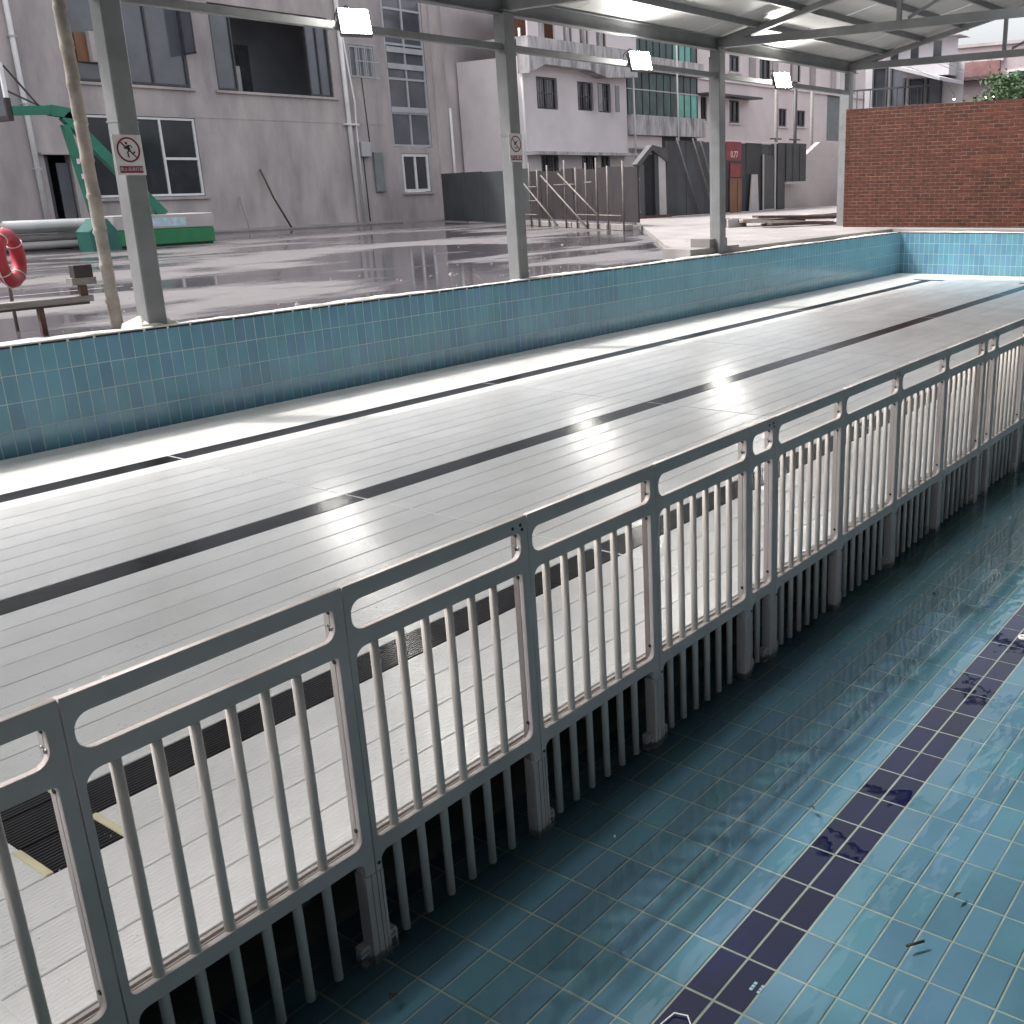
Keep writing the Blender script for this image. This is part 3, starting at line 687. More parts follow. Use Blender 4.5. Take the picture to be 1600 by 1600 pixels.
def sign(x, z, w, h, kind, label, txt):
    t = empty('safety_sign', label, 'sign', (x, CY-0.101, z), 'safety signs on the canopy columns')
    bx('board', 'sign_white', t, -w/2, -0.005, -h/2, w/2, 0.0, h/2, ch=0.001)
    cz = h*0.13; r_ = w*0.40
    rg = flat_ring(MB(), r_*0.86, r_, cz=cz)
    d = r_*0.62
    rg.obox((-d, -0.0066, cz+d), (d, -0.0066, cz-d), 0.002, r_*0.12, upv=(0, 0, 1))
    rg.build('prohibition_ring', 'sign_red', t)
    g = MB(); s_ = r_/0.42
    if kind == 'run':
        g.box(-0.06*s_-0.03*s_, -0.0075, cz+0.18*s_, -0.02*s_, -0.006, cz+0.26*s_)
        strokes(g, [(-0.02*s_, cz+0.15*s_, 0.03*s_, cz-0.02*s_)], 0.09*s_)
        strokes(g, [(0.0, cz+0.14*s_, 0.09*s_, cz+0.14*s_), (0.09*s_, cz+0.14*s_, 0.14*s_, cz+0.07*s_), (-0.03*s_, cz+0.13*s_, -0.10*s_, cz+0.03*s_), (-0.10*s_, cz+0.03*s_, -0.17*s_, cz+0.08*s_)], 0.035*s_)
        strokes(g, [(0.02*s_, cz-0.02*s_, -0.05*s_, cz-0.09*s_), (-0.05*s_, cz-0.09*s_, -0.02*s_, cz-0.26*s_), (0.03*s_, cz-0.02*s_, 0.13*s_, cz-0.14*s_), (0.13*s_, cz-0.14*s_, 0.22*s_, cz-0.06*s_)], 0.045*s_)
    else:
        strokes(g, [(-0.08*s_, cz+0.0*s_, 0.12*s_, cz+0.16*s_), (-0.08*s_, cz+0.0*s_, -0.14*s_, cz+0.13*s_), (-0.08*s_, cz+0.0*s_, -0.12*s_, cz-0.07*s_)], 0.06*s_)
        strokes(g, [(-0.16*s_, cz-0.16*s_, 0.10*s_, cz-0.16*s_), (-0.13*s_, cz-0.20*s_, 0.12*s_, cz-0.20*s_), (-0.10*s_, cz-0.24*s_, 0.10*s_, cz-0.24*s_)], 0.015*s_)
    g.build('pictogram', 'sign_black', t)
    bz = -h*0.36
    bx('text_panel', 'sign_red', t, -w*0.40, -0.0072, bz-h*0.085, w*0.40, -0.0052, bz+h*0.085)
    put(text_mesh(txt, w*0.80/len(txt)*1.0, 'sign_white'), 'lettering', t, (0, -0.0082, bz))
sign(5.775, 2.59, 0.285, 0.365, 'run', 'white no-running sign with red ring on the left column', '禁止追逐打闹')
sign(11.245, 2.73, 0.265, 0.365, 'dive', 'white no-diving sign with red ring on the second column', '禁止跳水')

# ------------------------------------------------------------------ poolside things at the left
def noded_pole(name, x, y, z0, z1, r, m, label, cat):
    pts = []; rs = []; z = z0; rnd = random.Random(5)
    while z < z1:
        for dz, q in ((0, 1.0), (0.05, 0.98), (0.27, 0.97), (0.30, 1.10), (0.32, 0.99)):
            pts.append((x+rnd.uniform(-.004, .004), y, z+dz)); rs.append(r*q*rnd.uniform(0.97, 1.03))
        z += 0.34
    return tag(MB().tube(pts, rs, 14).build(name, m), label, cat)
noded_pole('timber_pole', 5.70, 10.72, 0.90, 6.2, 0.062, 'bamboo', 'mottled noded wooden pole standing beside the left column', 'pole')
t = empty('low_barrier', 'low weathered barrier beam on rusty legs at left edge', 'barrier', (5.0, 10.8, 0.93))
bx('beam', 'plank_grey', t, -1.6, -0.03, 0.285, 0.545, 0.10, 0.345, ch=0.006)
bx('beam_underside', 'box_dark', t, -1.6, -0.02, 0.262, 0.50, 0.09, 0.284)
for xx in (0.03, -0.95): bx('leg', 'rust', t, xx-0.025, 0.0, 0.0, xx+0.025, 0.05, 0.262)
bx('end_post', 'rust', t, 0.44, 0.0, 0.346, 0.51, 0.05, 0.45)
bx('bracket_plate', 'plank_grey', t, 0.36, -0.03, 0.451, 0.60, 0.09, 0.52)
tag(bx('junction_box', 'box_dark', None, 5.395, 10.77, 1.452, 5.58, 10.87, 1.575, ch=0.006), 'small dark box resting on the end of the low barrier', 'box')
# lifebuoy on a stake
t = empty('lifebuoy', 'red lifebuoy with white rope hanging on a stake at left edge', 'lifebuoy', (5.10, 11.4, 1.655))
au = Vector((0.62, -0.78, 0)).normalized(); ring_dir = Vector((0.72, 0.69, 0)).normalized()
MB().torus((0, 0, 0), ring_dir, (0, 0, 1), 0.222, 0.068, 32, 12).build('ring', 'ring_red', t)
for a in (35, 125, 215, 305):
    d = ring_dir*math.cos(R(a))+Vector((0, 0, 1))*math.sin(R(a))
    tt = -ring_dir*math.sin(R(a))+Vector((0, 0, 1))*math.cos(R(a))
    MB().torus(d*0.225, d, ring_dir.cross(Vector((0, 0, 1))), 0.0705, 0.006, 16, 6).build('band', 'rope_white', t)
MB().tube([ring_dir*0.29*math.cos(R(a))+Vector((0, 0, 0.29*math.sin(R(a))))+Vector((0, 0, -0.02*abs(math.sin(R(a*2))))) for a in range(0, 361, 15)], 0.006, 6, False).build('grab_rope', 'rope_white', t)
MB().tube([ring_dir*0.10+Vector((0, 0, -0.27)), ring_dir*0.14+Vector((0, -.02, -0.33)), ring_dir*0.2+Vector((0, -.03, -0.36))], 0.006, 6).build('rope_tail', 'rope_white', t)
tag(MB().tube([(5.07, 11.46, 0.93), (5.085, 11.46, 1.95)], 0.018, 8).build('stake', 'tube_steel'), 'thin steel stake behind the red lifebuoy', 'stake')

# basketball stand
t = empty('basketball_stand', 'green basketball stand with backboard and weighted base box', 'basketball stand', (14.2, 27.0, 0.93))
bx('base_box', 'green_bright', t, 0.35, -0.35, 0.05, 3.1, 0.55, 0.44, ch=0.02)
bx('base_skirt', 'box_dark', t, 0.40, -0.30, 0.0, 3.05, 0.5, 0.05)
bx('weight_panel', 'board_pale', t, 0.35, -0.352, 0.45, 3.1, 0.5, 0.80, ch=0.01)
bx('poster', 'poster_blue', t, 1.05, -0.362, 0.50, 2.3, -0.3525, 0.72)
MB().prism([(-0.30,0.0),(0.42,0.0),(0.38,0.45),(0.16,0.75),(-0.02,0.75),(-0.33,0.45)], 'y', -0.42, 0.25).build('front_housing', 'teal_dark', t)
MB().obox((0.06, -0.08, 0.70), (-0.28, -0.08, 2.95), 0.16, 0.16).build('front_leg', 'green_paint', t)
MB().obox((1.9, 0, 0.78), (-0.22, 0, 3.17), 0.20, 0.26).build('main_strut', 'green_paint', t)
MB().obox((1.75, 0.3, 0.78), (0.15, 0.3, 2.98), 0.08, 0.08).build('tension_strut', 'green_paint', t)
MB().obox((0.0, 0, 3.20), (-0.55, 0, 3.27), 0.20, 0.24).obox((-0.50, 0, 3.27), (-1.42, 0, 3.22), 0.18, 0.20).build('boom', 'green_paint', t)
MB().obox((-1.40, 0, 4.2), (-0.75, 0, 3.33), 0.035, 0.035).obox((-1.42, 0, 3.65), (-0.70, 0, 3.33), 0.035, 0.035).build('brace', 'frame_dark', t)
bx('backboard', 'glass_grey', t, -1.48, 0.03, 3.12, -1.46, 1.75, 4.25)
bx('board_top', 'frame_white', t, -1.50, 0.0, 4.251, -1.44, 1.8, 4.31)
bx('board_edge', 'frame_white', t, -1.51, -0.05, 3.50, -1.43, 0.029, 4.25); bx('board_pad', 'box_dark', t, -1.53, -0.06, 3.00, -1.41, 1.82, 3.11); bx('side_pad', 'box_dark', t, -1.53, -0.06, 3.111, -1.41, 0.029, 3.499)
for k, z in enumerate((1.0, 1.35, 1.7, 2.05)): bx('rung', 'frame_white', t, 0.02-0.15*(z-0.7)-0.02, -0.172, z, 0.02-0.15*(z-0.7)+0.05, -0.162, z+0.12)
# white pipes lying beside it
k = 0
for (y, z, r_, x0, x1, m_) in ((28.6, 1.05, 0.10, 12.0, 15.6, 'board_pale'), (28.85, 1.05, 0.10, 12.1, 15.4, 'pvc_white'), (29.1, 1.05, 0.10, 12.1, 15.5, 'board_pale'), (28.72, 1.23, 0.10, 12.2, 15.3, 'plank_grey'), (28.98, 1.23, 0.10, 12.1, 15.5, 'pvc_white'), (28.85, 1.50, 0.16, 12.0, 15.7, 'pvc_white'), (28.6, 1.56, 0.12, 12.2, 15.8, 'pvc_white')):
    k += 1
    pos = ['bottom front', 'bottom middle', 'bottom back', 'middle front', 'middle back', 'top thick', 'top front'][k-1]
    tag(MB().tube([(x0, y, z), (x1, y, z)], r_, 14).build('plastic_pipe', m_), pos + ' pale plastic pipe in the stack by the basketball stand', 'pipe', 'pipes stacked by the basketball stand')
rnd = random.Random(11)
for k in range(9):
    x = 10.2+rnd.uniform(0, 1.9); y = 28.7+rnd.uniform(-0.5, 0.5); z = 1.0+0.07*k
    o = MB().obox((-0.5-rnd.random()*0.4, 0, 0), (0.5+rnd.random()*0.3, rnd.uniform(-.2, .2), rnd.uniform(-.1, .1)), 0.16, 0.05).build('scrap_board', rnd.choice(['scrap_blue', 'pvc_white', 'plank_grey', 'scrap_blue']))
    o.location = (x, y, z); o.rotation_euler = (rnd.uniform(-.2, .2), rnd.uniform(-.2, .2), rnd.uniform(-.7, .7))
    tag(o, 'scrap board in the untidy heap behind the red lifebuoy', 'board', 'scrap boards in the heap')

# ------------------------------------------------------------------ buildings
def window(parent, x0, z0, x1, z1, y, ncol=2, nrow=1, frame='frame_white', glass='glass_dark', fw_=0.06, depth=0.12, transom=None):
    """recessed window on a wall facing -y: frame bars and one pane object per light, as window > frame, pane"""
    w = MB()
    w.box(x0, y-0.02, z0, x0+fw_, y+depth, z1); w.box(x1-fw_, y-0.02, z0, x1, y+depth, z1)
    w.box(x0+fw_, y-0.02, z0, x1-fw_, y+depth, z0+fw_); w.box(x0+fw_, y-0.02, z1-fw_, x1-fw_, y+depth, z1)
    for k in range(1, ncol):
        xm = x0+(x1-x0)*k/ncol; w.box(xm-fw_/2, y-0.015, z0+fw_, xm+fw_/2, y+depth-0.01, z1-fw_)
    for k in range(1, nrow):
        zm = z0+(z1-z0)*k/nrow; w.box(x0+fw_, y-0.010, zm-fw_/2, x1-fw_, y+depth-0.02, zm+fw_/2)
    wo_ = w.build('window', frame, parent)
    for i in range(ncol):
        for j in range(nrow):
            a = x0+(x1-x0)*i/ncol; b = x0+(x1-x0)*(i+1)/ncol; c = z0+(z1-z0)*j/nrow; d = z0+(z1-z0)*(j+1)/nrow
            o = MB().box(a+fw_*0.5, y+0.04, c+fw_*0.5, b-fw_*0.5, y+0.055, d-fw_*0.5).build('pane', glass, wo_)
            o.rotation_euler = (0, 0, 0)
    return wo_
def wall_with_holes(x0, x1, z0, z1, y, d, holes):
    """wall slab facing -y, front at y, thickness d, with rectangular openings"""
    xs_ = sorted(set([x0, x1]+[h[0] for h in holes]+[h[2] for h in holes])); zs = sorted(set([z0, z1]+[h[1] for h in holes]+[h[3] for h in holes]))
    m_ = MB()
    def solid(i, j):
        if i < 0 or j < 0 or i >= len(xs_)-1 or j >= len(zs)-1: return False
        cx_ = (xs_[i]+xs_[i+1])/2; cz = (zs[j]+zs[j+1])/2
        return not any(h[0] < cx_ < h[2] and h[1] < cz < h[3] for h in holes)
    for i in range(len(xs_)-1):
        for j in range(len(zs)-1):
            if not solid(i, j): continue
            a, b, c, e = xs_[i], xs_[i+1], zs[j], zs[j+1]
            m_.add([(a,y,c),(b,y,c),(b,y,e),(a,y,e)], [(0,1,2,3)])
            if not solid(i-1, j): m_.add([(a,y,c),(a,y,e),(a,y+d,e),(a,y+d,c)], [(0,1,2,3)])
            if not solid(i+1, j): m_.add([(b,y,c),(b,y+d,c),(b,y+d,e),(b,y,e)], [(0,1,2,3)])
            if not solid(i, j-1): m_.add([(a,y,c),(a,y+d,c),(b,y+d,c),(b,y,c)], [(0,1,2,3)])
            if not solid(i, j+1): m_.add([(a,y,e),(b,y,e),(b,y+d,e),(a,y+d,e)], [(0,1,2,3)])
    return m_
YA = 33.6
A = empty('cement_building', 'long grey cement building with big windows behind the court', 'building', (0, YA, 0.9))
def za(z): return z-0.9
hA = [(18.0,5.55,21.72,8.1), (22.72,5.55,27.55,8.25), (30.2,3.84,32.3,11.5), (30.57,2.10,32.04,3.60), (17.95,2.15,21.68,4.62), (16.58,0.95,17.36,3.43), (28.4,6.3,29.6,7.45), (5.0,2.1,9.0,4.6), (5.0,5.6,9.0,8.1)]
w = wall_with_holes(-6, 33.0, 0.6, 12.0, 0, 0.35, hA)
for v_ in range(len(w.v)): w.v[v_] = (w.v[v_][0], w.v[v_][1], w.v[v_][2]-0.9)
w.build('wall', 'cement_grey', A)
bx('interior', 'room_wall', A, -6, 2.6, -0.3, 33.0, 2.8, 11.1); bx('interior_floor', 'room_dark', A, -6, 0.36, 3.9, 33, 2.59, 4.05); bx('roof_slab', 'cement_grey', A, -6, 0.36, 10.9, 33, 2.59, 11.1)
w = wall_with_holes(33.003, 38.4, 0.6, 12.0, 0, 0.35, [])
for v_ in range(len(w.v)): w.v[v_] = (w.v[v_][0], w.v[v_][1]+0.04, w.v[v_][2]-0.9)
w.build('pink_bay', 'cement_pink', A)
for (a, b, z) in ((17.85, 21.85, 5.55), (22.6, 27.7, 5.55), (17.85, 21.8, 2.15), (30.45, 32.15, 2.10)): bx('sill', 'cement_grey', A, a, -0.09, za(z)-0.09, b, -0.002, za(z)-0.01)
bx('corner_pilaster', 'cement_grey', A, 32.60, -0.10, -0.3, 33.25, -0.002, 11.1)
bx('string_course', 'cement_grey', A, 21.7, -0.012, 3.74, 29.8, -0.001, 3.79)
window(A, 18.02, za(5.57), 21.70, za(8.08), 0.05, 3, 1, 'frame_dark', 'glass_grey', 0.07)
w1 = window(A, 17.97, za(2.17), 21.66, za(4.60), 0.05, 3, 1, 'frame_white', 'glass_dark', 0.07)
bx('pane_divider', 'frame_white', w1, 20.45, 0.02, za(3.3), 21.6, 0.05, za(3.38))
window(A, 22.74, za(5.57), 23.55, za(8.23), 0.08, 1, 1, 'frame_dark', 'glass_grey', 0.06)
window(A, 26.55, za(5.57), 27.53, za(8.23), 0.08, 2, 1, 'frame_dark', 'glass_grey', 0.05)
bx('room_door', 'room_dark', A, 25.1, 2.55, 4.2, 25.9, 2.598, 6.5)
bx('room_cabinet', 'board_pale', A, 23.7, 1.2, 4.06, 24.5, 1.9, 5.6)
window(A, 30.22, za(3.86), 32.28, za(11.45), 0.05, 2, 6, 'frame_silver', 'glass_grey', 0.08)
for z in (7.35, 6.75, 5.15): bx('spandrel', 'frame_silver', A, 30.28, 0.0, za(z), 32.22, 0.06, za(z)+0.20)
window(A, 30.59, za(2.12), 32.02, za(3.58), 0.05, 2, 1, 'frame_white', 'glass_dark', 0.10)
window(A, 28.42, za(6.32), 29.58, za(7.43), 0.02, 3, 1, 'frame_silver', 'glass_grey', 0.06)
cg = MB()
for k in range(7): cg.box(28.45+k*0.18, -0.32, za(6.28), 28.47+k*0.18, -0.30, za(7.45))
for z in (6.28, 6.85, 7.43): cg.box(28.44, -0.33, za(z), 29.56, -0.28, za(z)+0.03)
cg.obox((28.45, -0.3, za(6.3)), (28.45, 0, za(6.3)), 0.03, 0.03).obox((29.55, -0.3, za(6.3)), (29.55, 0, za(6.3)), 0.03, 0.03).build('window_cage', 'frame_silver', A)
cs = MB().box(21.3, -0.62, za(6.55), 21.34, -0.02, za(6.60)).box(21.3, -0.62, za(8.0), 21.34, -0.02, za(8.05)).box(21.3, -0.62, za(6.55), 21.34, -0.57, za(8.05)).box(21.3, -0.05, za(6.55), 21.34, -0.01, za(8.05))
o = cs.build('open_casement', 'frame_dark', A); o.location.x = 0.35
bx('pane', 'glass_grey', o, 21.315, -0.57, za(6.6), 21.325, -0.05, za(8.0))
bx('door_opening', 'frame_dark', A, 16.60, 0.10, za(0.95), 16.72, 0.18, za(3.40)); bx('door_leaf', 'glass_grey', A, 16.95, 0.12, za(0.95), 17.30, 0.16, za(3.2)); bx('door_hood', 'board_pale', A, 16.45, -0.18, za(3.43), 17.45, -0.002, za(3.49))
window(A, 5.05, za(2.15), 8.95, za(4.55), 0.05, 3, 1, 'frame_white', 'glass_dark', 0.07); window(A, 5.05, za(5.65), 8.95, za(8.05), 0.05, 3, 1, 'frame_dark', 'glass_grey', 0.07)
bx('wall_unit', 'board_pale', A, 18.45, -0.25, za(6.10), 18.85, -0.002, za(6.95)); bx('rust_panel', 'brown_door', A, 18.1, -0.06, za(6.10), 18.43, -0.002, za(6.9))
MB().tube([(16.29, -0.09, za(11.0)), (16.29, -0.09, za(1.0))], 0.075, 10).build('downpipe', 'pvc_white', A)
for z in (3.0, 4.8, 6.6): bx('pipe_clip', 'frame_silver', A, 16.19, -0.17, za(z), 16.39, -0.001, za(z)+0.05)
MB().tube([(27.98, -0.10, za(9.8)), (28.05, -0.10, za(0.95))], 0.085, 10).build('downpipe', 'pvc_white', A)
MB().tube([(28.05, -0.14, za(8.0)), (28.35, -0.14, za(5.4)), (28.30, -0.14, za(4.55)), (28.32, -0.14, za(1.1))], 0.035, 8).build('conduit', 'pvc_white', A)
bx('pipe_clip', 'pvc_white', A, 27.80, -0.20, za(4.58), 28.42, -0.001, za(4.64))
bx('meter_box', 'frame_silver', A, 28.42, -0.20, za(3.45), 28.88, -0.001, za(3.99), ch=0.02); bx('cable_box', 'shutter', A, 29.05, -0.14, za(2.14), 29.48, -0.001, za(3.63), ch=0.02)
MB().tube([(28.6, -0.02, za(3.45)), (28.62, -0.02, za(1.0))], 0.02, 6).tube([(28.9, -0.02, za(6.3)), (29.0, -0.02, za(3.7))], 0.018, 6).build('cable', 'frame_dark', A)
MB().tube([(33.32, -0.16, za(5.4)), (33.32, -0.16, za(1.0))], 0.06, 8).build('downpipe', 'pvc_white', A)
bx('hook', 'frame_dark', A, 34.3, -0.10, za(6.3), 34.5, 0.03, za(6.75))
bx('plinth', 'concrete_wall', A, -6, -0.05, -0.3, 16.55, -0.002, 0.14); bx('plinth', 'concrete_wall', A, 17.40, -0.05, -0.3, 32.55, -0.002, 0.14)
tag(MB().obox((23.0, 33.3, 0.93), (22.9, 33.5, 2.1), 0.10, 0.03).build('leaning_board', 'board_pale'), 'short pale board leaning against the grey cement building', 'board')
tag(MB().tube([(24.6, 33.1, 0.93), (24.1, 33.25, 2.0), (23.85, 33.5, 3.0)], 0.035, 7).build('leaning_rod', 'rust'), 'thin dark rod leaning against the grey cement building', 'rod')
tag(MB().box(17.5, 33.0, 0.90, 29.8, 33.52, 0.99, c=0.02).build('foundation_kerb', 'concrete_light'), 'pale kerb at the foot of the grey cement building', 'kerb')

# white three-storey house
YB = 30.0
Bh = empty('white_house', 'white house with barred windows and stained balcony, centre', 'building', (0, YB, 0.9))
hB = [(34.88,5.27,36.17,6.50), (37.55,5.31,38.60,6.47), (38.98,5.29,39.86,6.49), (34.94,2.4,36.04,3.45), (37.66,2.3,38.70,3.45), (39.0,2.3,39.65,3.45)]
w = wall_with_holes(33.95, 41.1, 0.6, 7.2, 0, 0.3, hB)
for i in range(len(w.v)): w.v[i] = (w.v[i][0], w.v[i][1], w.v[i][2]-0.9)
w.build('wall', 'plaster_white', Bh); bx('interior', 'room_dark', Bh, 33.95, 0.9, -0.3, 41.1, 1.0, 6.3)
bx('side_wall', 'plaster_white', Bh, 33.95, 0.301, -0.3, 34.2, 3.5, 6.3)
for h in hB:
    wo_ = window(Bh, h[0]+0.02, h[1]-0.88, h[2]-0.02, h[3]-0.92, 0.08, 2, 2, 'frame_dark', 'glass_dark', 0.05)
    g = MB(); n = int((h[2]-h[0])/0.16)
    for k in range(n+1): g.tube([(h[0]+0.03+k*(h[2]-h[0]-0.06)/n, -0.03, h[1]-0.87), (h[0]+0.03+k*(h[2]-h[0]-0.06)/n, -0.03, h[3]-0.93)], 0.012, 5)
    g.build('grille', 'mesh_steel', wo_)
for (x, z) in ((38.65, 5.3), (39.9, 5.3)): MB().box(x-0.16, -0.40, z-0.9, x+0.12, -0.36, z+0.2).build('open_sash', 'mesh_steel', Bh)
MB().prism([(33.9,2.55),(40.9,2.55),(40.9,2.66),(33.9,2.68)], 'y', -0.75, -0.002).build('awning_slab', 'slab_stained', Bh)
MB().prism([(33.8,5.62),(34.8,6.0),(37.6,5.98),(38.9,5.75),(41.15,5.9),(41.15,6.9),(33.8,6.9)], 'y', -0.62, -0.003).build('balcony_fascia', 'slab_stained', Bh)
bx('balcony_floor', 'slab_stained', Bh, 33.8, -0.60, 6.901, 41.15, 3.0, 6.98)
bx('upper_wall', 'brown_door', Bh, 33.95, 0.6, 6.985, 41.1, 0.9, 8.6)
for (a, b) in ((33.85,34.5), (35.5,36.05), (36.62,37.12), (37.72,38.25), (38.95,41.15)):
    bx('balcony_panel', 'plaster_white', Bh, a, -0.58, 6.99, b, -0.50, 7.72)
for x in (34.75, 36.35, 37.45, 38.6): bx('balcony_post', 'slab_stained', Bh, x-0.12, -0.57, 6.985, x+0.12, -0.40, 8.4)
bx('roof_edge', 'slab_stained', Bh, 33.8, -0.65, 8.42, 41.15, 3.0, 8.6)
MB().tube([(33.93, -0.08, 7.3), (33.95, -0.08, 0.1)], 0.05, 8).build('downpipe', 'pvc_white', Bh)
# glazed green house
YC = 30.05
Ch = empty('green_glazed_house', 'house front glazed with green panels and stained slabs', 'building', (41.2, YC, 0.9))
bx('wall', 'plaster_white', Ch, 0.0, 0.5, -0.3, 6.2, 3.0, 9.2)
def glaze(z0, z1, n, m_, x0=0.05, x1=5.95):
    for k in range(n):
        a = x0+(x1-x0)*k/n; b = x0+(x1-x0)*(k+1)/n
        o = bx('glass_panel', m_ if not callable(m_) else m_(k), Ch, a+0.03, 0.0, z0-0.9, b-0.03, 0.03, z1-0.9)
    for k in range(n+1):
        a = x0+(x1-x0)*k/n; bx('mullion', 'frame_dark', Ch, a-0.028, -0.03, z0-0.9, a+0.028, 0.05, z1-0.9)
glaze(7.85, 9.0, 11, lambda k: 'glass_turquoise' if k in (7, 8, 9) else 'glass_green')
glaze(6.42, 7.17, 10, 'glass_green'); glaze(5.30, 6.36, 10, lambda k: 'glass_turquoise' if k in (7, 8, 9) else 'glass_green')
bx('floor_slab', 'slab_stained', Ch, -0.05, -0.25, 7.20-0.9, 6.2, 0.49, 7.83-0.9); bx('floor_slab', 'slab_stained', Ch, -0.05, -0.30, 4.40-0.9, 6.25, 0.49, 5.27-0.9); bx('transom', 'frame_silver', Ch, 0.0, -0.04, 6.365-0.9, 6.0, 0.06, 6.415-0.9)
bx('roof_slab', 'slab_stained', Ch, -0.05, -0.25, 9.02-0.9, 6.2, 0.49, 9.3-0.9)
for x in (0.02, 3.62): MB().tube([(x, -0.34, 8.3), (x+0.1, -0.34, 2.2)], 0.045, 8).build('downpipe', 'pvc_white', Ch)
bx('shop_wall', 'plaster_warm', Ch, 0.1, 0.1, 1.8, 2.9, 0.49, 3.48); bx('shop_awning', 'board_pale', Ch, 0.15, -0.6, 2.85, 2.8, 0.09, 2.92)
bx('shop_front', 'hoarding_black', Ch, 3.0, 0.2, -0.3, 6.2, 0.49, 3.48)
# pale block beyond it
YD = 31.0
Dh = empty('pale_block', 'pale pinkish apartment block beyond the third column', 'building', (0, YD, 0.9))
hD = [(51.9,7.88,52.98,8.72), (51.9,5.29,52.98,6.46), (57.5,5.26,58.5,6.26), (59.7,5.32,60.92,6.25), (49.0,5.3,49.6,6.5), (63.9,4.6,66.4,7.5), (55.2,7.6,56.5,8.9), (58.9,7.8,60.2,9.1)]
w = wall_with_holes(48.4, 74.0, 0.6, 11.5, 0, 0.3, hD)
for i in range(len(w.v)): w.v[i] = (w.v[i][0], w.v[i][1], w.v[i][2]-0.9)
w.build('wall', 'plaster_warm', Dh); bx('interior', 'room_dark', Dh, 48.4, 0.8, -0.3, 74, 0.9, 10.6)
for h in hD[:5]+hD[6:]:
    window(Dh, h[0]+0.02, h[1]-0.88, h[2]-0.02, h[3]-0.92, 0.08, 2, 1, 'frame_dark', 'glass_dark', 0.07)
    bx('sill', 'plaster_white', Dh, h[0]-0.1, -0.12, h[1]-0.98, h[2]+0.1, -0.002, h[1]-0.90)
sw = MB()
for k in range(9): sw.box(63.92+k*0.275, 0.05, 3.71, 64.17+k*0.275, 0.10, 6.58)
sw.build('shutter', 'shutter', Dh)
bx('awning', 'frame_dark', Dh, 48.5, -0.9, 5.62, 54.0, -0.002, 5.72); bx('band', 'plaster_white', Dh, 48.4, -0.15, 6.4, 74, -0.002, 6.62)
for x in (54.3, 56.9, 59.3, 61.7, 64.6, 67.5): bx('pilaster', 'cement_grey', Dh, x-0.3, -0.12, 6.622, x+0.3, -0.002, 9.6)
for k, (x, y, top, base) in enumerate(((44.3, 24.0, 6.3, 0.93), (46.15, 24.0, 6.4, 0.93), (47.85, 24.0, 6.3, 0.93))):
    t = empty('yard_post', ['left', 'middle', 'right'][k] + ' of three slim dark posts behind the hoarding near the brick wall', 'post', (x, y, base), 'slim posts behind the hoarding')
    MB().tube([(0, 0, 0), (0, 0, top-base)], 0.085, 8).build('pole', 'frame_dark' if k == 1 else 'plank_grey', t)
    if k < 2: bx('cross_plate', 'frame_dark', t, -0.5, -0.05, 3.08, 0.45, 0.05, 3.14)

# ------------------------------------------------------------------ hoardings
def hoarding(name, p, q, z0, z1, n, m_, label, rib=True, cat='fence', grp=None):
    p = Vector((p[0], p[1], 0)); q = Vector((q[0], q[1], 0)); d = q-p; L = d.length; a = math.atan2(d.y, d.x)
    t = empty(name, label, cat, (p.x, p.y, z0), grp); t.rotation_euler = (0, 0, a)
    rnd_ = random.Random(n)
    for k in range(n):
        hgt = z1-z0+rnd_.uniform(-0.03, 0.03)
        bx('panel', m_, t, L*k/n+0.006, rnd_.uniform(-.012, .012), 0.04, L*(k+1)/n-0.006, 0.04, hgt)
    if rib: MB().box(0, 0.042, 0.3, L, 0.08, 0.36).box(0, 0.042, z1-z0-0.4, L, 0.08, z1-z0-0.34).build('back_rail', 'tube_steel', t)
    return t, L
hoarding('site_hoarding', (31.3, 32.2), (28.75, 25.3), GZ, 2.80, 4, 'hoarding_slate', 'smooth dark slate hoarding left of the second column')
hb, LB = hoarding('site_hoarding', (28.7, 25.2), (25.5, 18.3), GZ+0.18, 2.72, 9, 'hoarding_brown', 'brownish hoarding behind scaffold tubes right of second column')
d = (Vector((25.5, 18.3))-Vector((28.7, 25.2))).normalized(); nrm = Vector((-0.9067, 0.4205))
for k in range(6):
    c = Vector((28.6, 25.0))+d*(k*1.22)+nrm*0.25
    o = bx('kerb_block', 'concrete_light', None, 0.02, -0.12, 0.0, 1.18, 0.12, 0.17, ch=0.012)
    o.location = (c.x, c.y, GZ); o.rotation_euler = (0, 0, math.atan2(d.y, d.x))
    tag(o, ['first', 'second', 'third', 'fourth', 'fifth', 'last'][k] + ' pale kerb block from the left below the brown hoarding', 'kerb', 'kerb blocks below the hoarding')
k = 0
for s_ in (0.15, 0.85, 1.5, 2.3, 3.6, 4.4, 5.1, 5.8, 6.5, 7.45):
    c = Vector((28.7, 25.2))+d*s_+nrm*0.42; k += 1
    tag(MB().tube([(c.x, c.y, GZ), (c.x+0.02, c.y, 2.75+0.12*((k*37) % 3))], 0.028, 7).build('scaffold_tube', 'tube_steel'),
        ['1st', '2nd', '3rd', '4th', '5th', '6th', '7th', '8th', '9th', '10th'][k-1] + ' upright scaffold tube from the left at brown hoarding', 'scaffold tube', 'upright scaffold tubes at the hoarding')
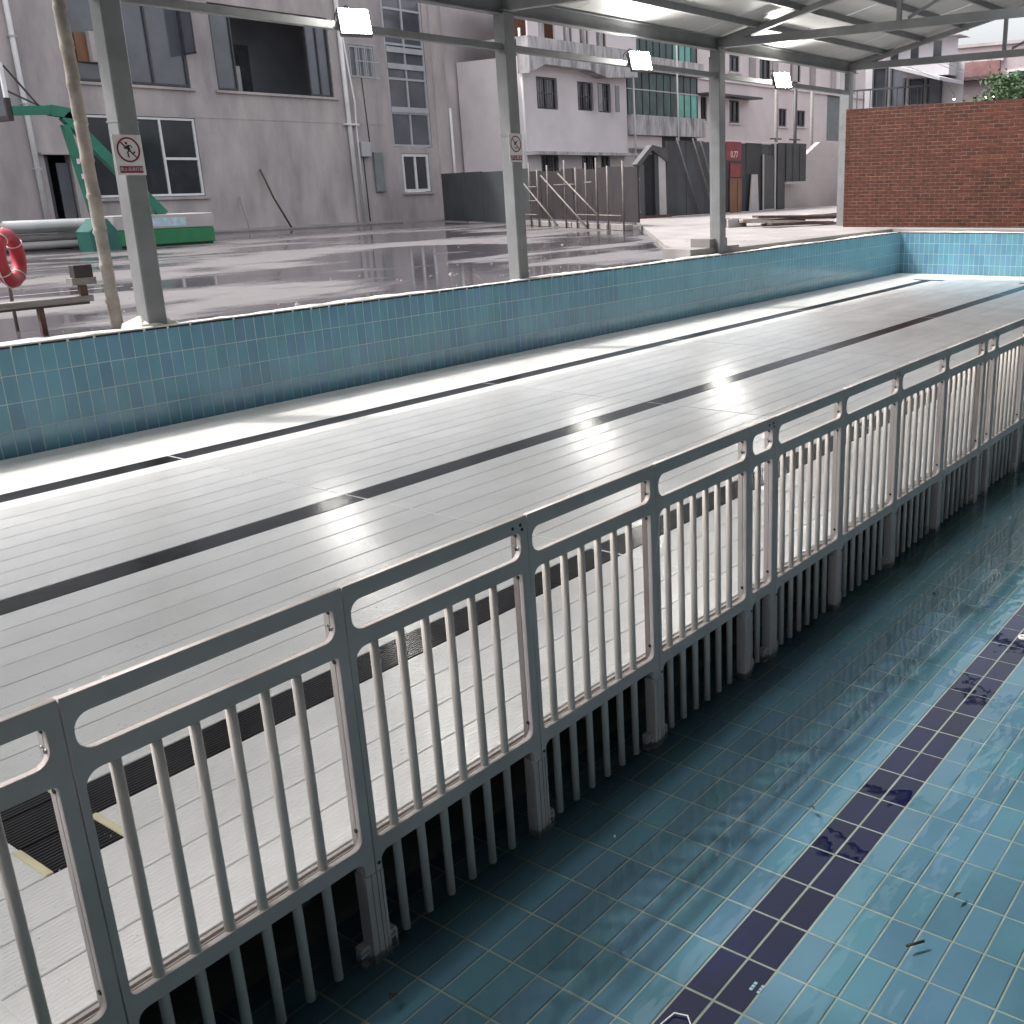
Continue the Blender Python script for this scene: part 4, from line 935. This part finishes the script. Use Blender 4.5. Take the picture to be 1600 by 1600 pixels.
for k, (s0, z0, s1, z1) in enumerate(((0.2, 2.5, 3.1, 1.0), (2.0, 2.55, 5.2, 1.0), (3.3, 2.6, 6.0, 1.35))):
    a = Vector((28.7, 25.2))+d*s0+nrm*0.50; b = Vector((28.7, 25.2))+d*s1+nrm*0.50
    tag(MB().tube([(a.x, a.y, z0), (b.x, b.y, z1)], 0.028, 7).build('scaffold_brace', 'tube_steel'), ['left', 'middle', 'right'][k] + ' diagonal scaffold tube across the brown hoarding', 'scaffold tube', 'diagonal scaffold tubes at the hoarding')
for k, (s0, s1, z) in enumerate(((0.85, 1.5, 2.2), (0.85, 1.5, 1.75), (0.15, 1.5, 1.3), (2.9, 4.4, 2.25), (5.1, 5.6, 2.3), (4.5, 7.4, 1.35))):
    a = Vector((28.7, 25.2))+d*s0+nrm*0.46; b = Vector((28.7, 25.2))+d*s1+nrm*0.46
    tag(MB().tube([(a.x, a.y, z), (b.x, b.y, z)], 0.022, 6).build('scaffold_rung', 'tube_steel'), ['upper', 'middle', 'lower', 'high central', 'short high', 'long low'][k] + ' horizontal scaffold tube on the brown hoarding', 'scaffold tube', 'horizontal scaffold tubes at the hoarding')
# gate shed with pointed top
YH = 22.6
t = empty('gate_shed', 'small dark gate shed with pointed top between the hoardings', 'shed', (31.6, YH, 0.93))
MB().prism([(0.0,0.3),(0.30,0.0),(0.30,1.95),(0.0,1.9)], 'y', 0, 0.1).build('left_jamb', 'hoarding_slate', t)
MB().prism([(-0.25,1.95),(0.75,2.62),(1.65,2.50),(1.78,2.2),(1.70,2.05),(0.75,2.45),(0.0,1.88)], 'y', -0.06, 0.16).build('pointed_hood', 'frame_dark', t)
bx('doorway', 'gap_dark', t, 0.31, 0.10, 0.15, 0.98, 0.14, 2.3); bx('inner_door', 'hoarding_black', t, 0.99, 0.02, 0.1, 1.22, 0.12, 2.4)
MB().prism([(1.23,0.05),(1.68,0.05),(1.66,2.05),(1.45,2.25),(1.23,2.3)], 'y', 0.0, 0.08).build('right_jamb', 'board_pale', t)
tag(bx('rust_kerb', 'rust', None, 31.2, YH-0.15, 0.93, 33.4, YH-0.02, 1.12), 'low rusty kerb at the foot of the gate shed', 'kerb')
t, LH = hoarding('site_hoarding', (33.35, YH), (42.4, YH), 1.0, 3.72, 14, 'hoarding_black', 'tall near-black hoarding of narrow sheets around the third column')
bx('coping_strip', 'plaster_white', t, 3.9, -0.05, 2.74, 9.05, 0.1, 2.80)
for k, (xx, zz) in enumerate(((3.1, 2.5), (3.6, 1.6), (2.0, 2.6))):
    MB().tube([(xx-1.5, -0.12, 2.8), (xx, -0.10, 0.1)], 0.028, 6).build('strut', 'tube_steel', t)
t2 = empty('red_notice', 'red notice with pale figures on the black hoarding', 'sign', (38.08, YH-0.03, 3.40))
bx('board', 'red_paint', t2, -0.60, -0.02, -0.36, 0.60, 0.0, 0.36)
put(text_mesh('0.77', 0.34, 'sign_white'), 'lettering', t2, (0.05, -0.024, -0.14))
tag(bx('red_poster', 'red_paint', None, 37.82, YH-0.045, 2.40, 38.68, YH-0.03, 2.92), 'small plain red poster below the red notice', 'poster')
t2 = empty('brown_door', 'brown timber door in the black hoarding below red poster', 'door', (38.22, YH-0.04, 0.98))
bx('leaf', 'brown_door', t2, -0.46, -0.03, 0.0, 0.46, 0.0, 1.38); bx('stile', 'rust', t2, 0.10, -0.045, 0.02, 0.16, -0.031, 1.36)
tag(MB().prism([(39.20,1.03),(39.98,1.03),(39.85,2.5),(39.40,2.5)], 'y', YH-0.16, YH-0.11).build('leaning_board', 'board_pale'), 'pale tapered board leaning on the black hoarding', 'board')
t2 = empty('framed_door', 'dark door with thin pale frame at the right of black hoarding', 'door', (40.95, YH-0.05, 1.0))
bx('leaf', 'frame_dark', t2, -0.42, -0.02, 0.05, 0.50, 0.0, 2.25); MB().box(-0.5, -0.05, 0.0, -0.43, -0.0, 2.3).box(0.51, -0.05, 0.0, 0.62, 0.0, 2.75).box(-0.43, -0.05, 0.0, 0.51, -0.021, 0.08).build('frame', 'board_pale', t2)
t2 = empty('dark_cabin', 'dark corrugated cabin on stilts at the right end of hoarding', 'cabin', (42.5, YH-0.1, 0.93))
for k in range(6): bx('corrugated_panel', 'hoarding_black', t2, 0.0+k*0.32, 0.02*(k % 2), 1.25, 0.31+k*0.32, 0.5, 2.85)
bx('sill', 'board_pale', t2, -0.05, -0.05, 1.16, 1.95, 0.5, 1.24); bx('dark_panel', 'hoarding_black', t2, -0.7, 0.05, 0.05, -0.02, 0.4, 2.85)
t2 = empty('concrete_boundary_wall', 'pale grey concrete boundary wall left of the brick wall', 'wall', (42.6, YH+0.6, 0.93))
MB().prism([(0.05,0.0),(6.6,0.0),(6.6,3.0),(4.6,3.0),(2.6,2.2),(0.7,1.3),(0.05,0.9)], 'y', 0, 0.25).build('slab', 'concrete_wall', t2)
bx('joint', 'slab_stained', t2, 0.7, -0.006, 1.40, 6.6, -0.001, 1.425); bx('joint', 'slab_stained', t2, 2.9, -0.006, 2.22, 6.6, -0.001, 2.245)
MB().obox((1.1, -0.1, 1.3), (1.9, -0.1, 2.4), 0.08, 0.08).build('edge_rail', 'frame_white', t2)

# ------------------------------------------------------------------ brick wall at the far end
bw = empty('brick_wall', 'tall red brick wall behind the far end of the pool', 'wall', (26.0, 12.08, 0.98))
BH, BL, NR = 0.0866, 0.245, 34
mb = MB().box(0.012, -15.0, 0.0, 0.22, 0.0, BH*NR-0.02); mb.build('mortar_core', 'mortar', bw)
def brick_box(): return MB().box(0.006, -BL/2+0.008, -BH/2+0.009, 0.06, BL/2-0.008, BH/2-0.009, c=0.003)
bk = brick_box(); bkm = bk.mesh('brick', 'brick'); bcells = []
hk = MB().box(0, -BL/4+0.006, -BH/2+0.006, 0.06, BL/4-0.006, BH/2-0.006, c=0.003).mesh('half_brick', 'brick')
for r_ in range(NR):
    off = 0.5 if r_ % 2 else 0.0
    for c in range(60):
        y = -(c+0.5+off)*BL
        if y < -14.8: continue
        bcells.append((y, BH*(r_+0.5)))
bvis = [c for c in bcells if in_view(26.0, 12.08+c[0], 0.98+c[1])[0]]
bvis.sort(key=lambda c: (26**2+(12.08+c[0])**2))
keep = set(bvis[:300]); rs = MB(); rnd = random.Random(4)
for c in bcells:
    dx = rnd.uniform(-0.003, 0.003)
    if c in keep: put(bkm, 'brick', bw, (dx, c[0], c[1]))
    else: rs.add([(v[0]+dx, v[1]+c[0]+rnd.uniform(-.002, .002), v[2]+c[1]) for v in bk.v], bk.f)
stuff(rs.build('brick_field', 'brick_mass', bw))
for r_ in range(1, NR, 2): put(hk, 'half_brick', bw, (0, -BL/4, BH*(r_+0.5)))
tag(MB().box(25.6, 5, 0.93, 26.3, 12.3, 0.985, c=0.01).build('brick_wall_footing', 'concrete_light'), 'pale concrete strip under the brick wall', 'footing')
# boards and rubble heap near the corner
rnd = random.Random(21)
for k in range(12):
    o = MB().box(-1.0-rnd.random()*0.6, -0.09, -0.03, 1.0+rnd.random()*0.6, 0.09, 0.03, c=0.004).build('loose_plank', 'wood_pale' if k % 3 == 0 else 'wood_dark')
    o.location = (27.0+rnd.uniform(-0.8, 0.9), 14.2+rnd.uniform(-0.8, 0.8), 1.07+0.02*k); o.rotation_euler = (rnd.uniform(-.06, .06), rnd.uniform(-.04, .04), R(-28)+rnd.uniform(-.35, .35))
    tag(o, 'weathered plank in the low heap left of the brick wall', 'plank', 'planks in the heap by the brick wall')
t = empty('timber_trough', 'pale board box at the left end of the plank heap', 'box', (25.7, 15.4, 1.03))
bx('side', 'board_pale', t, -0.5, -0.3, 0.0, 0.5, -0.25, 0.22); bx('side', 'board_pale', t, -0.5, 0.25, 0.0, 0.5, 0.3, 0.22); bx('bottom', 'wood_dark', t, -0.5, -0.249, 0.0, 0.5, 0.249, 0.03)

# ------------------------------------------------------------------ buildings behind the brick wall
mat('plaster_grey', (0.44, 0.42, 0.44), 0.9, 0.12, 0.5, stain=0.4, stain_c=(0.30, 0.28, 0.30), detail=8)  # greyer, darker base colour than plaster_white
E_ = empty('balcony_house', 'white house with dark railed balcony above the brick wall', 'building', (44.0, 0, 0.93))
MB().prism([(1.6,15.9),(1.6,20.3),(7.5,22.6),(7.5,18.3)], 'z', -0.1, 6.0).build('wall', 'plaster_grey', E_); bx('balcony_slab', 'hoarding_slate', E_, 0.0, 16.6, 3.9, 1.59, 20.2, 4.12)
for k in range(4):
    y = 16.8+k*0.82; wo_ = MB().box(1.50, y, 4.3, 1.598, y+0.08, 5.9).box(1.50, y+0.60, 4.3, 1.598, y+0.68, 5.9).box(1.50, y+0.08, 5.82, 1.598, y+0.60, 5.9).build('window', 'frame_dark', E_)
    bx('pane', 'glass_dark' if k % 2 else 'glass_grey', wo_, 1.56, y+0.082, 4.3, 1.59, y+0.598, 5.818)
rl = MB()
for k in range(12): rl.box(0.02, 16.65+k*0.3, 4.12, 0.05, 16.68+k*0.3, 4.85)
rl.box(0.0, 16.6, 4.85, 0.07, 20.2, 4.92).build('balcony_railing', 'frame_dark', E_)
MB().prism([(15.9,4.95),(18.6,5.72),(18.6,5.85),(15.9,5.08)], 'x', -1.2, 1.59).build('sloping_canopy', 'plaster_grey', E_)
bx('parapet_panel', 'plaster_grey', E_, 0.6, 16.2, 5.3, 1.59, 18.2, 5.98)
MB().prism([(1.8,16.3),(1.8,19.6),(6,21.0),(6,17.9)], 'z', 6.001, 6.85).build('roof_room', 'plaster_grey', E_); MB().prism([(16.05,6.86),(20.0,6.86),(19.4,7.05),(16.6,7.05)], 'x', 1.3, 2.6).build('roof_eave', 'board_pale', E_)
for y in (17.0, 18.0, 18.9): bx('roof_room_window', 'glass_dark', E_, 1.78, y, 6.15, 1.798, y+0.35, 6.75)
F_ = empty('pink_building', 'faded pink building with red balcony band above the brick wall', 'building', (54.0, 0, 0.93))
bx('wall', 'pink_wall', F_, 0.6, 10.0, -0.1, 8, 24.0, 7.35); bx('balcony_front', 'red_balcony', F_, 0.0, 17.1, 5.95, 0.2, 20.6, 6.62); bx('balcony_floor', 'wood_dark', F_, 0.0, 17.1, 5.80, 0.59, 20.6, 5.94)
bx('balcony_back', 'cement_pink', F_, 0.5, 17.1, 6.63, 0.597, 20.6, 6.95); bx('parapet', 'cement_grey', F_, 0.5, 10.0, 7.352, 8, 24.0, 7.5)
for y in (17.6, 18.5, 19.4): bx('balcony_post', 'pink_wall', F_, 0.205, y, 5.945, 0.30, y+0.18, 6.94)
wo_ = bx('window', 'frame_white', F_, 0.55, 15.7, 4.7, 0.598, 16.9, 6.2); bx('pane', 'glass_dark', wo_, 0.54, 15.8, 4.8, 0.549, 16.8, 6.1)
G_ = empty('gabled_house', 'grey gabled house at the upper right edge', 'building', (60.0, 0, 0.93))
bx('wall', 'cement_grey', G_, 4.0, 11.5, -0.1, 10, 19.4, 7.6)
MB().prism([(20.0,7.55),(15.6,9.6),(11.0,7.6),(11.0,7.8),(15.6,9.85),(20.0,7.75)], 'x', 3.2, 10.5).build('roof', 'roof_tile_grey', G_)
MB().prism([(19.4,7.6),(15.6,9.4),(11.5,7.6)], 'x', 4.05, 9.9).build('gable', 'plaster_white', G_)
bx('window', 'glass_dark', G_, 3.97, 16.2, 6.0, 3.999, 17.4, 7.2)
# shrub and tree crowns over the brick wall
def leafy(name, c, rad, n, label, seed, trunk_z):
    rnd_ = random.Random(seed); t_ = empty(name, label, 'tree', (c[0], c[1], 0.93))
    base = Vector((0, 0, 0)); tip = Vector((0, 0, c[2]-0.93))
    MB().tube([base, (0.05, 0.04, tip.z*0.5), (0.0, -0.05, tip.z)], [0.09, 0.07, 0.03], 8).build('trunk', 'bark', t_)
    m_ = MB(); lb = MB()
    clumps = []
    for k in range(26):
        a = rnd_.uniform(0, 2*math.pi); zz = rnd_.uniform(-0.8, 1.0); q = math.sqrt(max(0, 1-zz*zz*0.7))*rnd_.uniform(0.35, 1.0)
        p = Vector((rad[0]*q*math.cos(a), rad[1]*q*math.sin(a), tip.z+rad[2]*zz*rnd_.uniform(0.7, 1.15))); clumps.append(p)
        lb.tube([tip*0.75, (tip*0.75+p)/2+Vector((0, 0, 0.1)), p], [0.03, 0.018, 0.006], 5)
    lb.build('limbs', 'bark', t_)
    for k in range(n):
        p = rnd_.choice(clumps)+Vector((rnd_.gauss(0, 0.20), rnd_.gauss(0, 0.22), rnd_.gauss(0, 0.15)))
        u = Vector((rnd_.gauss(0, 1), rnd_.gauss(0, 1), rnd_.gauss(0, 0.6))).normalized(); w_ = u.cross(Vector((rnd_.gauss(0, 1), rnd_.gauss(0, 1), rnd_.gauss(0, 1)))).normalized()
        s = rnd_.uniform(0.045, 0.095)
        m_.add([p-u*s, p+w_*s*0.45, p+u*s, p-w_*s*0.45], [(0, 1, 2, 3)])
    m_.build('crown', 'leaf_a', t_)
leafy('garden_tree', (34.0, 10.2, 4.42), (1.0, 1.15, 0.62), 3200, 'green leafy tree top showing over the brick wall', 2, 0)
leafy('garden_tree', (36.5, 12.0, 4.22), (0.8, 0.7, 0.25), 1100, 'low dark shrub crown left of the taller tree top', 5, 0)
for k, (y, x) in enumerate(((14.2, 44.0), (13.1, 44.0), (12.9, 44.0))):
    t = empty('yard_bulb', ['leftmost', 'middle', 'rightmost'][k] + ' small lit bulb in the yard above the brick wall', 'bulb', (40.5, 12.4+[2.05, 0.85, 0.55][k], 4.98), 'lit bulbs above the brick wall')
    MB().torus((0, 0, 0), (1, 0, 0), (0, 1, 0), 0.012, 0.03, 10, 8).build('glass_bulb', 'bulb_glow', t); MB().tube([(0, 0, 0.04), (0, 0, 0.14)], 0.025, 6).build('socket', 'frame_dark', t)
    MB().tube([(0, 0, 0.14), (0, 0.3, 0.6), (0.4, 2.0, 1.3)], 0.01, 5).build('flex', 'frame_dark', t)

# ------------------------------------------------------------------ bits lying in the shallow water
def leaf(name, x, y, ln, wd, rot, label, curl=0.012, m_='dead_leaf', cat='leaf'):
    v = []; n = 6
    for k in range(n+1):
        q = k/n; ww = wd*math.sin(math.pi*min(0.97, max(0.04, q)))
        z = 0.001+curl*math.sin(math.pi*q*1.3)
        v += [(ln*(q-0.5), -ww/2, z+curl*0.5), (ln*(q-0.5), 0, z), (ln*(q-0.5), ww/2, z+curl*0.5)]
    f = []
    for k in range(n):
        for j in range(2): f.append((3*k+j, 3*k+3+j, 3*k+4+j, 3*k+1+j))
    o = MB().add(v, f, True).build(name, m_); o.location = (x, y, ZW); o.rotation_euler = (0, 0, R(rot)); o.scale = (0.75, 0.75, 0.5); return tag(o, label, cat)
leaf('dead_leaf', 3.685, 1.78, 0.055, 0.018, 70, 'small dark leaf left of the navy tile line, middle')
leaf('dead_leaf', 3.45, 1.03, 0.075, 0.020, -10, 'curled dark leaf on the bright tiles, right')
leaf('dead_leaf', 1.869, 2.487, 0.055, 0.045, 20, 'brown leaf near the bottom edge by the railing', 0.02)
leaf('dead_leaf', 5.16, 2.133, 0.08, 0.014, -25, 'dark leaf among the rail reflections')
leaf('dead_leaf', 6.396, 2.217, 0.09, 0.03, 10, 'small dark leaf farthest along the water')
leaf('paper_scrap', 3.034, 2.398, 0.035, 0.015, 50, 'tiny pale scrap in the water by the railing', 0.01, 'joint_white', 'scrap')
tag(MB().tube([(3.075, 1.09, ZW+0.0), (3.10, 1.07, ZW+0.001), (3.135, 1.045, ZW+0.0)], 0.0055, 6).build('twig', 'dead_leaf'), 'short black twig on the bright tiles, lower right', 'twig')
tag(MB().tube([(2.20, 1.60, ZW+0.006), (2.27, 1.63, ZW+0.008), (2.335, 1.62, ZW+0.008), (2.35, 1.575, ZW+0.008), (2.30, 1.52, ZW+0.006), (2.22, 1.50, ZW+0.005)], 0.0028, 6).build('wire_loop', 'joint_white'), 'thin white wire loop on the navy tiles, bottom edge', 'wire')
tag(MB().torus((5.985, 1.505, ZW+0.008), (1, 0, 0), (0, 1, 0), 0.022, 0.010, 20, 8).build('white_ring', 'joint_white'), 'small white ring on the navy tile line, right edge', 'ring')
pt = MB()
for r_ in range(2):
    for k in range(3): pt.box(2.610+0.016*k, 1.475-0.030*r_, ZF+0.0012, 2.622+0.016*k, 1.487-0.030*r_, ZF+0.0018)
o = pt.build('tile_print', 'poster_blue', floor)

# water beads lying on the near deck planks
def droplets():
    rnd_ = random.Random(9); b = MB(); n = 7
    pts = []
    for k in range(60):
        cx_, cy_ = rnd_.uniform(0.9, 6.0), rnd_.uniform(2.8, 5.2); s_ = rnd_.uniform(0.05, 0.16)
        for q in range(int(rnd_.uniform(14, 46))): pts.append((rnd_.gauss(cx_, s_*1.6), rnd_.gauss(cy_, s_)))
    for (x, y) in pts:
        if y < 2.79 or y > 5.6 or x < 0.5 or 3.70 < y < 4.0: continue
        r_ = rnd_.uniform(0.0016, 0.0042); h = r_*0.55; z = -0.0012; v = [(x, y, z+h)]
        v += [(x+r_*0.65*math.cos(2*math.pi*k/n), y+r_*0.65*math.sin(2*math.pi*k/n), z+h*0.72) for k in range(n)]
        v += [(x+r_*math.cos(2*math.pi*k/n), y+r_*math.sin(2*math.pi*k/n), z) for k in range(n)]
        f = [(0, 1+k, 1+(k+1) % n) for k in range(n)]+[(1+k, 1+n+k, 1+n+(k+1) % n, 1+(k+1) % n) for k in range(n)]
        b.add(v, f, True)
    o = stuff(b.build('water_beads', 'droplet')); o['label'] = 'small water beads scattered on the near deck planks'; o['category'] = 'water beads'
m, nt, b_ = base_mat('droplet'); b_.inputs['Base Color'].default_value = (0.62, 0.62, 0.60, 1); b_.inputs['Roughness'].default_value = 0.03; b_.inputs['IOR'].default_value = 1.33; MATS['droplet'] = m
droplets()

# grit and small stones on the court beside the coping
def grit():
    rnd_ = random.Random(31); b = MB()
    for k in range(260):
        x = rnd_.uniform(3, 24); y = 10.55+abs(rnd_.gauss(0, 2.2)); r_ = rnd_.uniform(0.006, 0.02) if k % 30 else rnd_.uniform(0.03, 0.05)
        z = GZ if not (x > 16.2 and y < 10.4+(x-16.2)*0.8) else 1.03
        v = [(x+r_*rnd_.uniform(.7, 1.2)*math.cos(a), y+r_*rnd_.uniform(.7, 1.2)*math.sin(a), z-0.002) for a in (0, 1.26, 2.5, 3.77, 5.0)]
        v.append((x, y, z+r_*rnd_.uniform(0.5, 0.9)))
        b.add(v, [(q, (q+1) % 5, 5) for q in range(5)])
    o = stuff(b.build('grit', 'plank_grey')); o['label'] = 'loose grit and small stones scattered on the wet court'; o['category'] = 'grit'
grit()
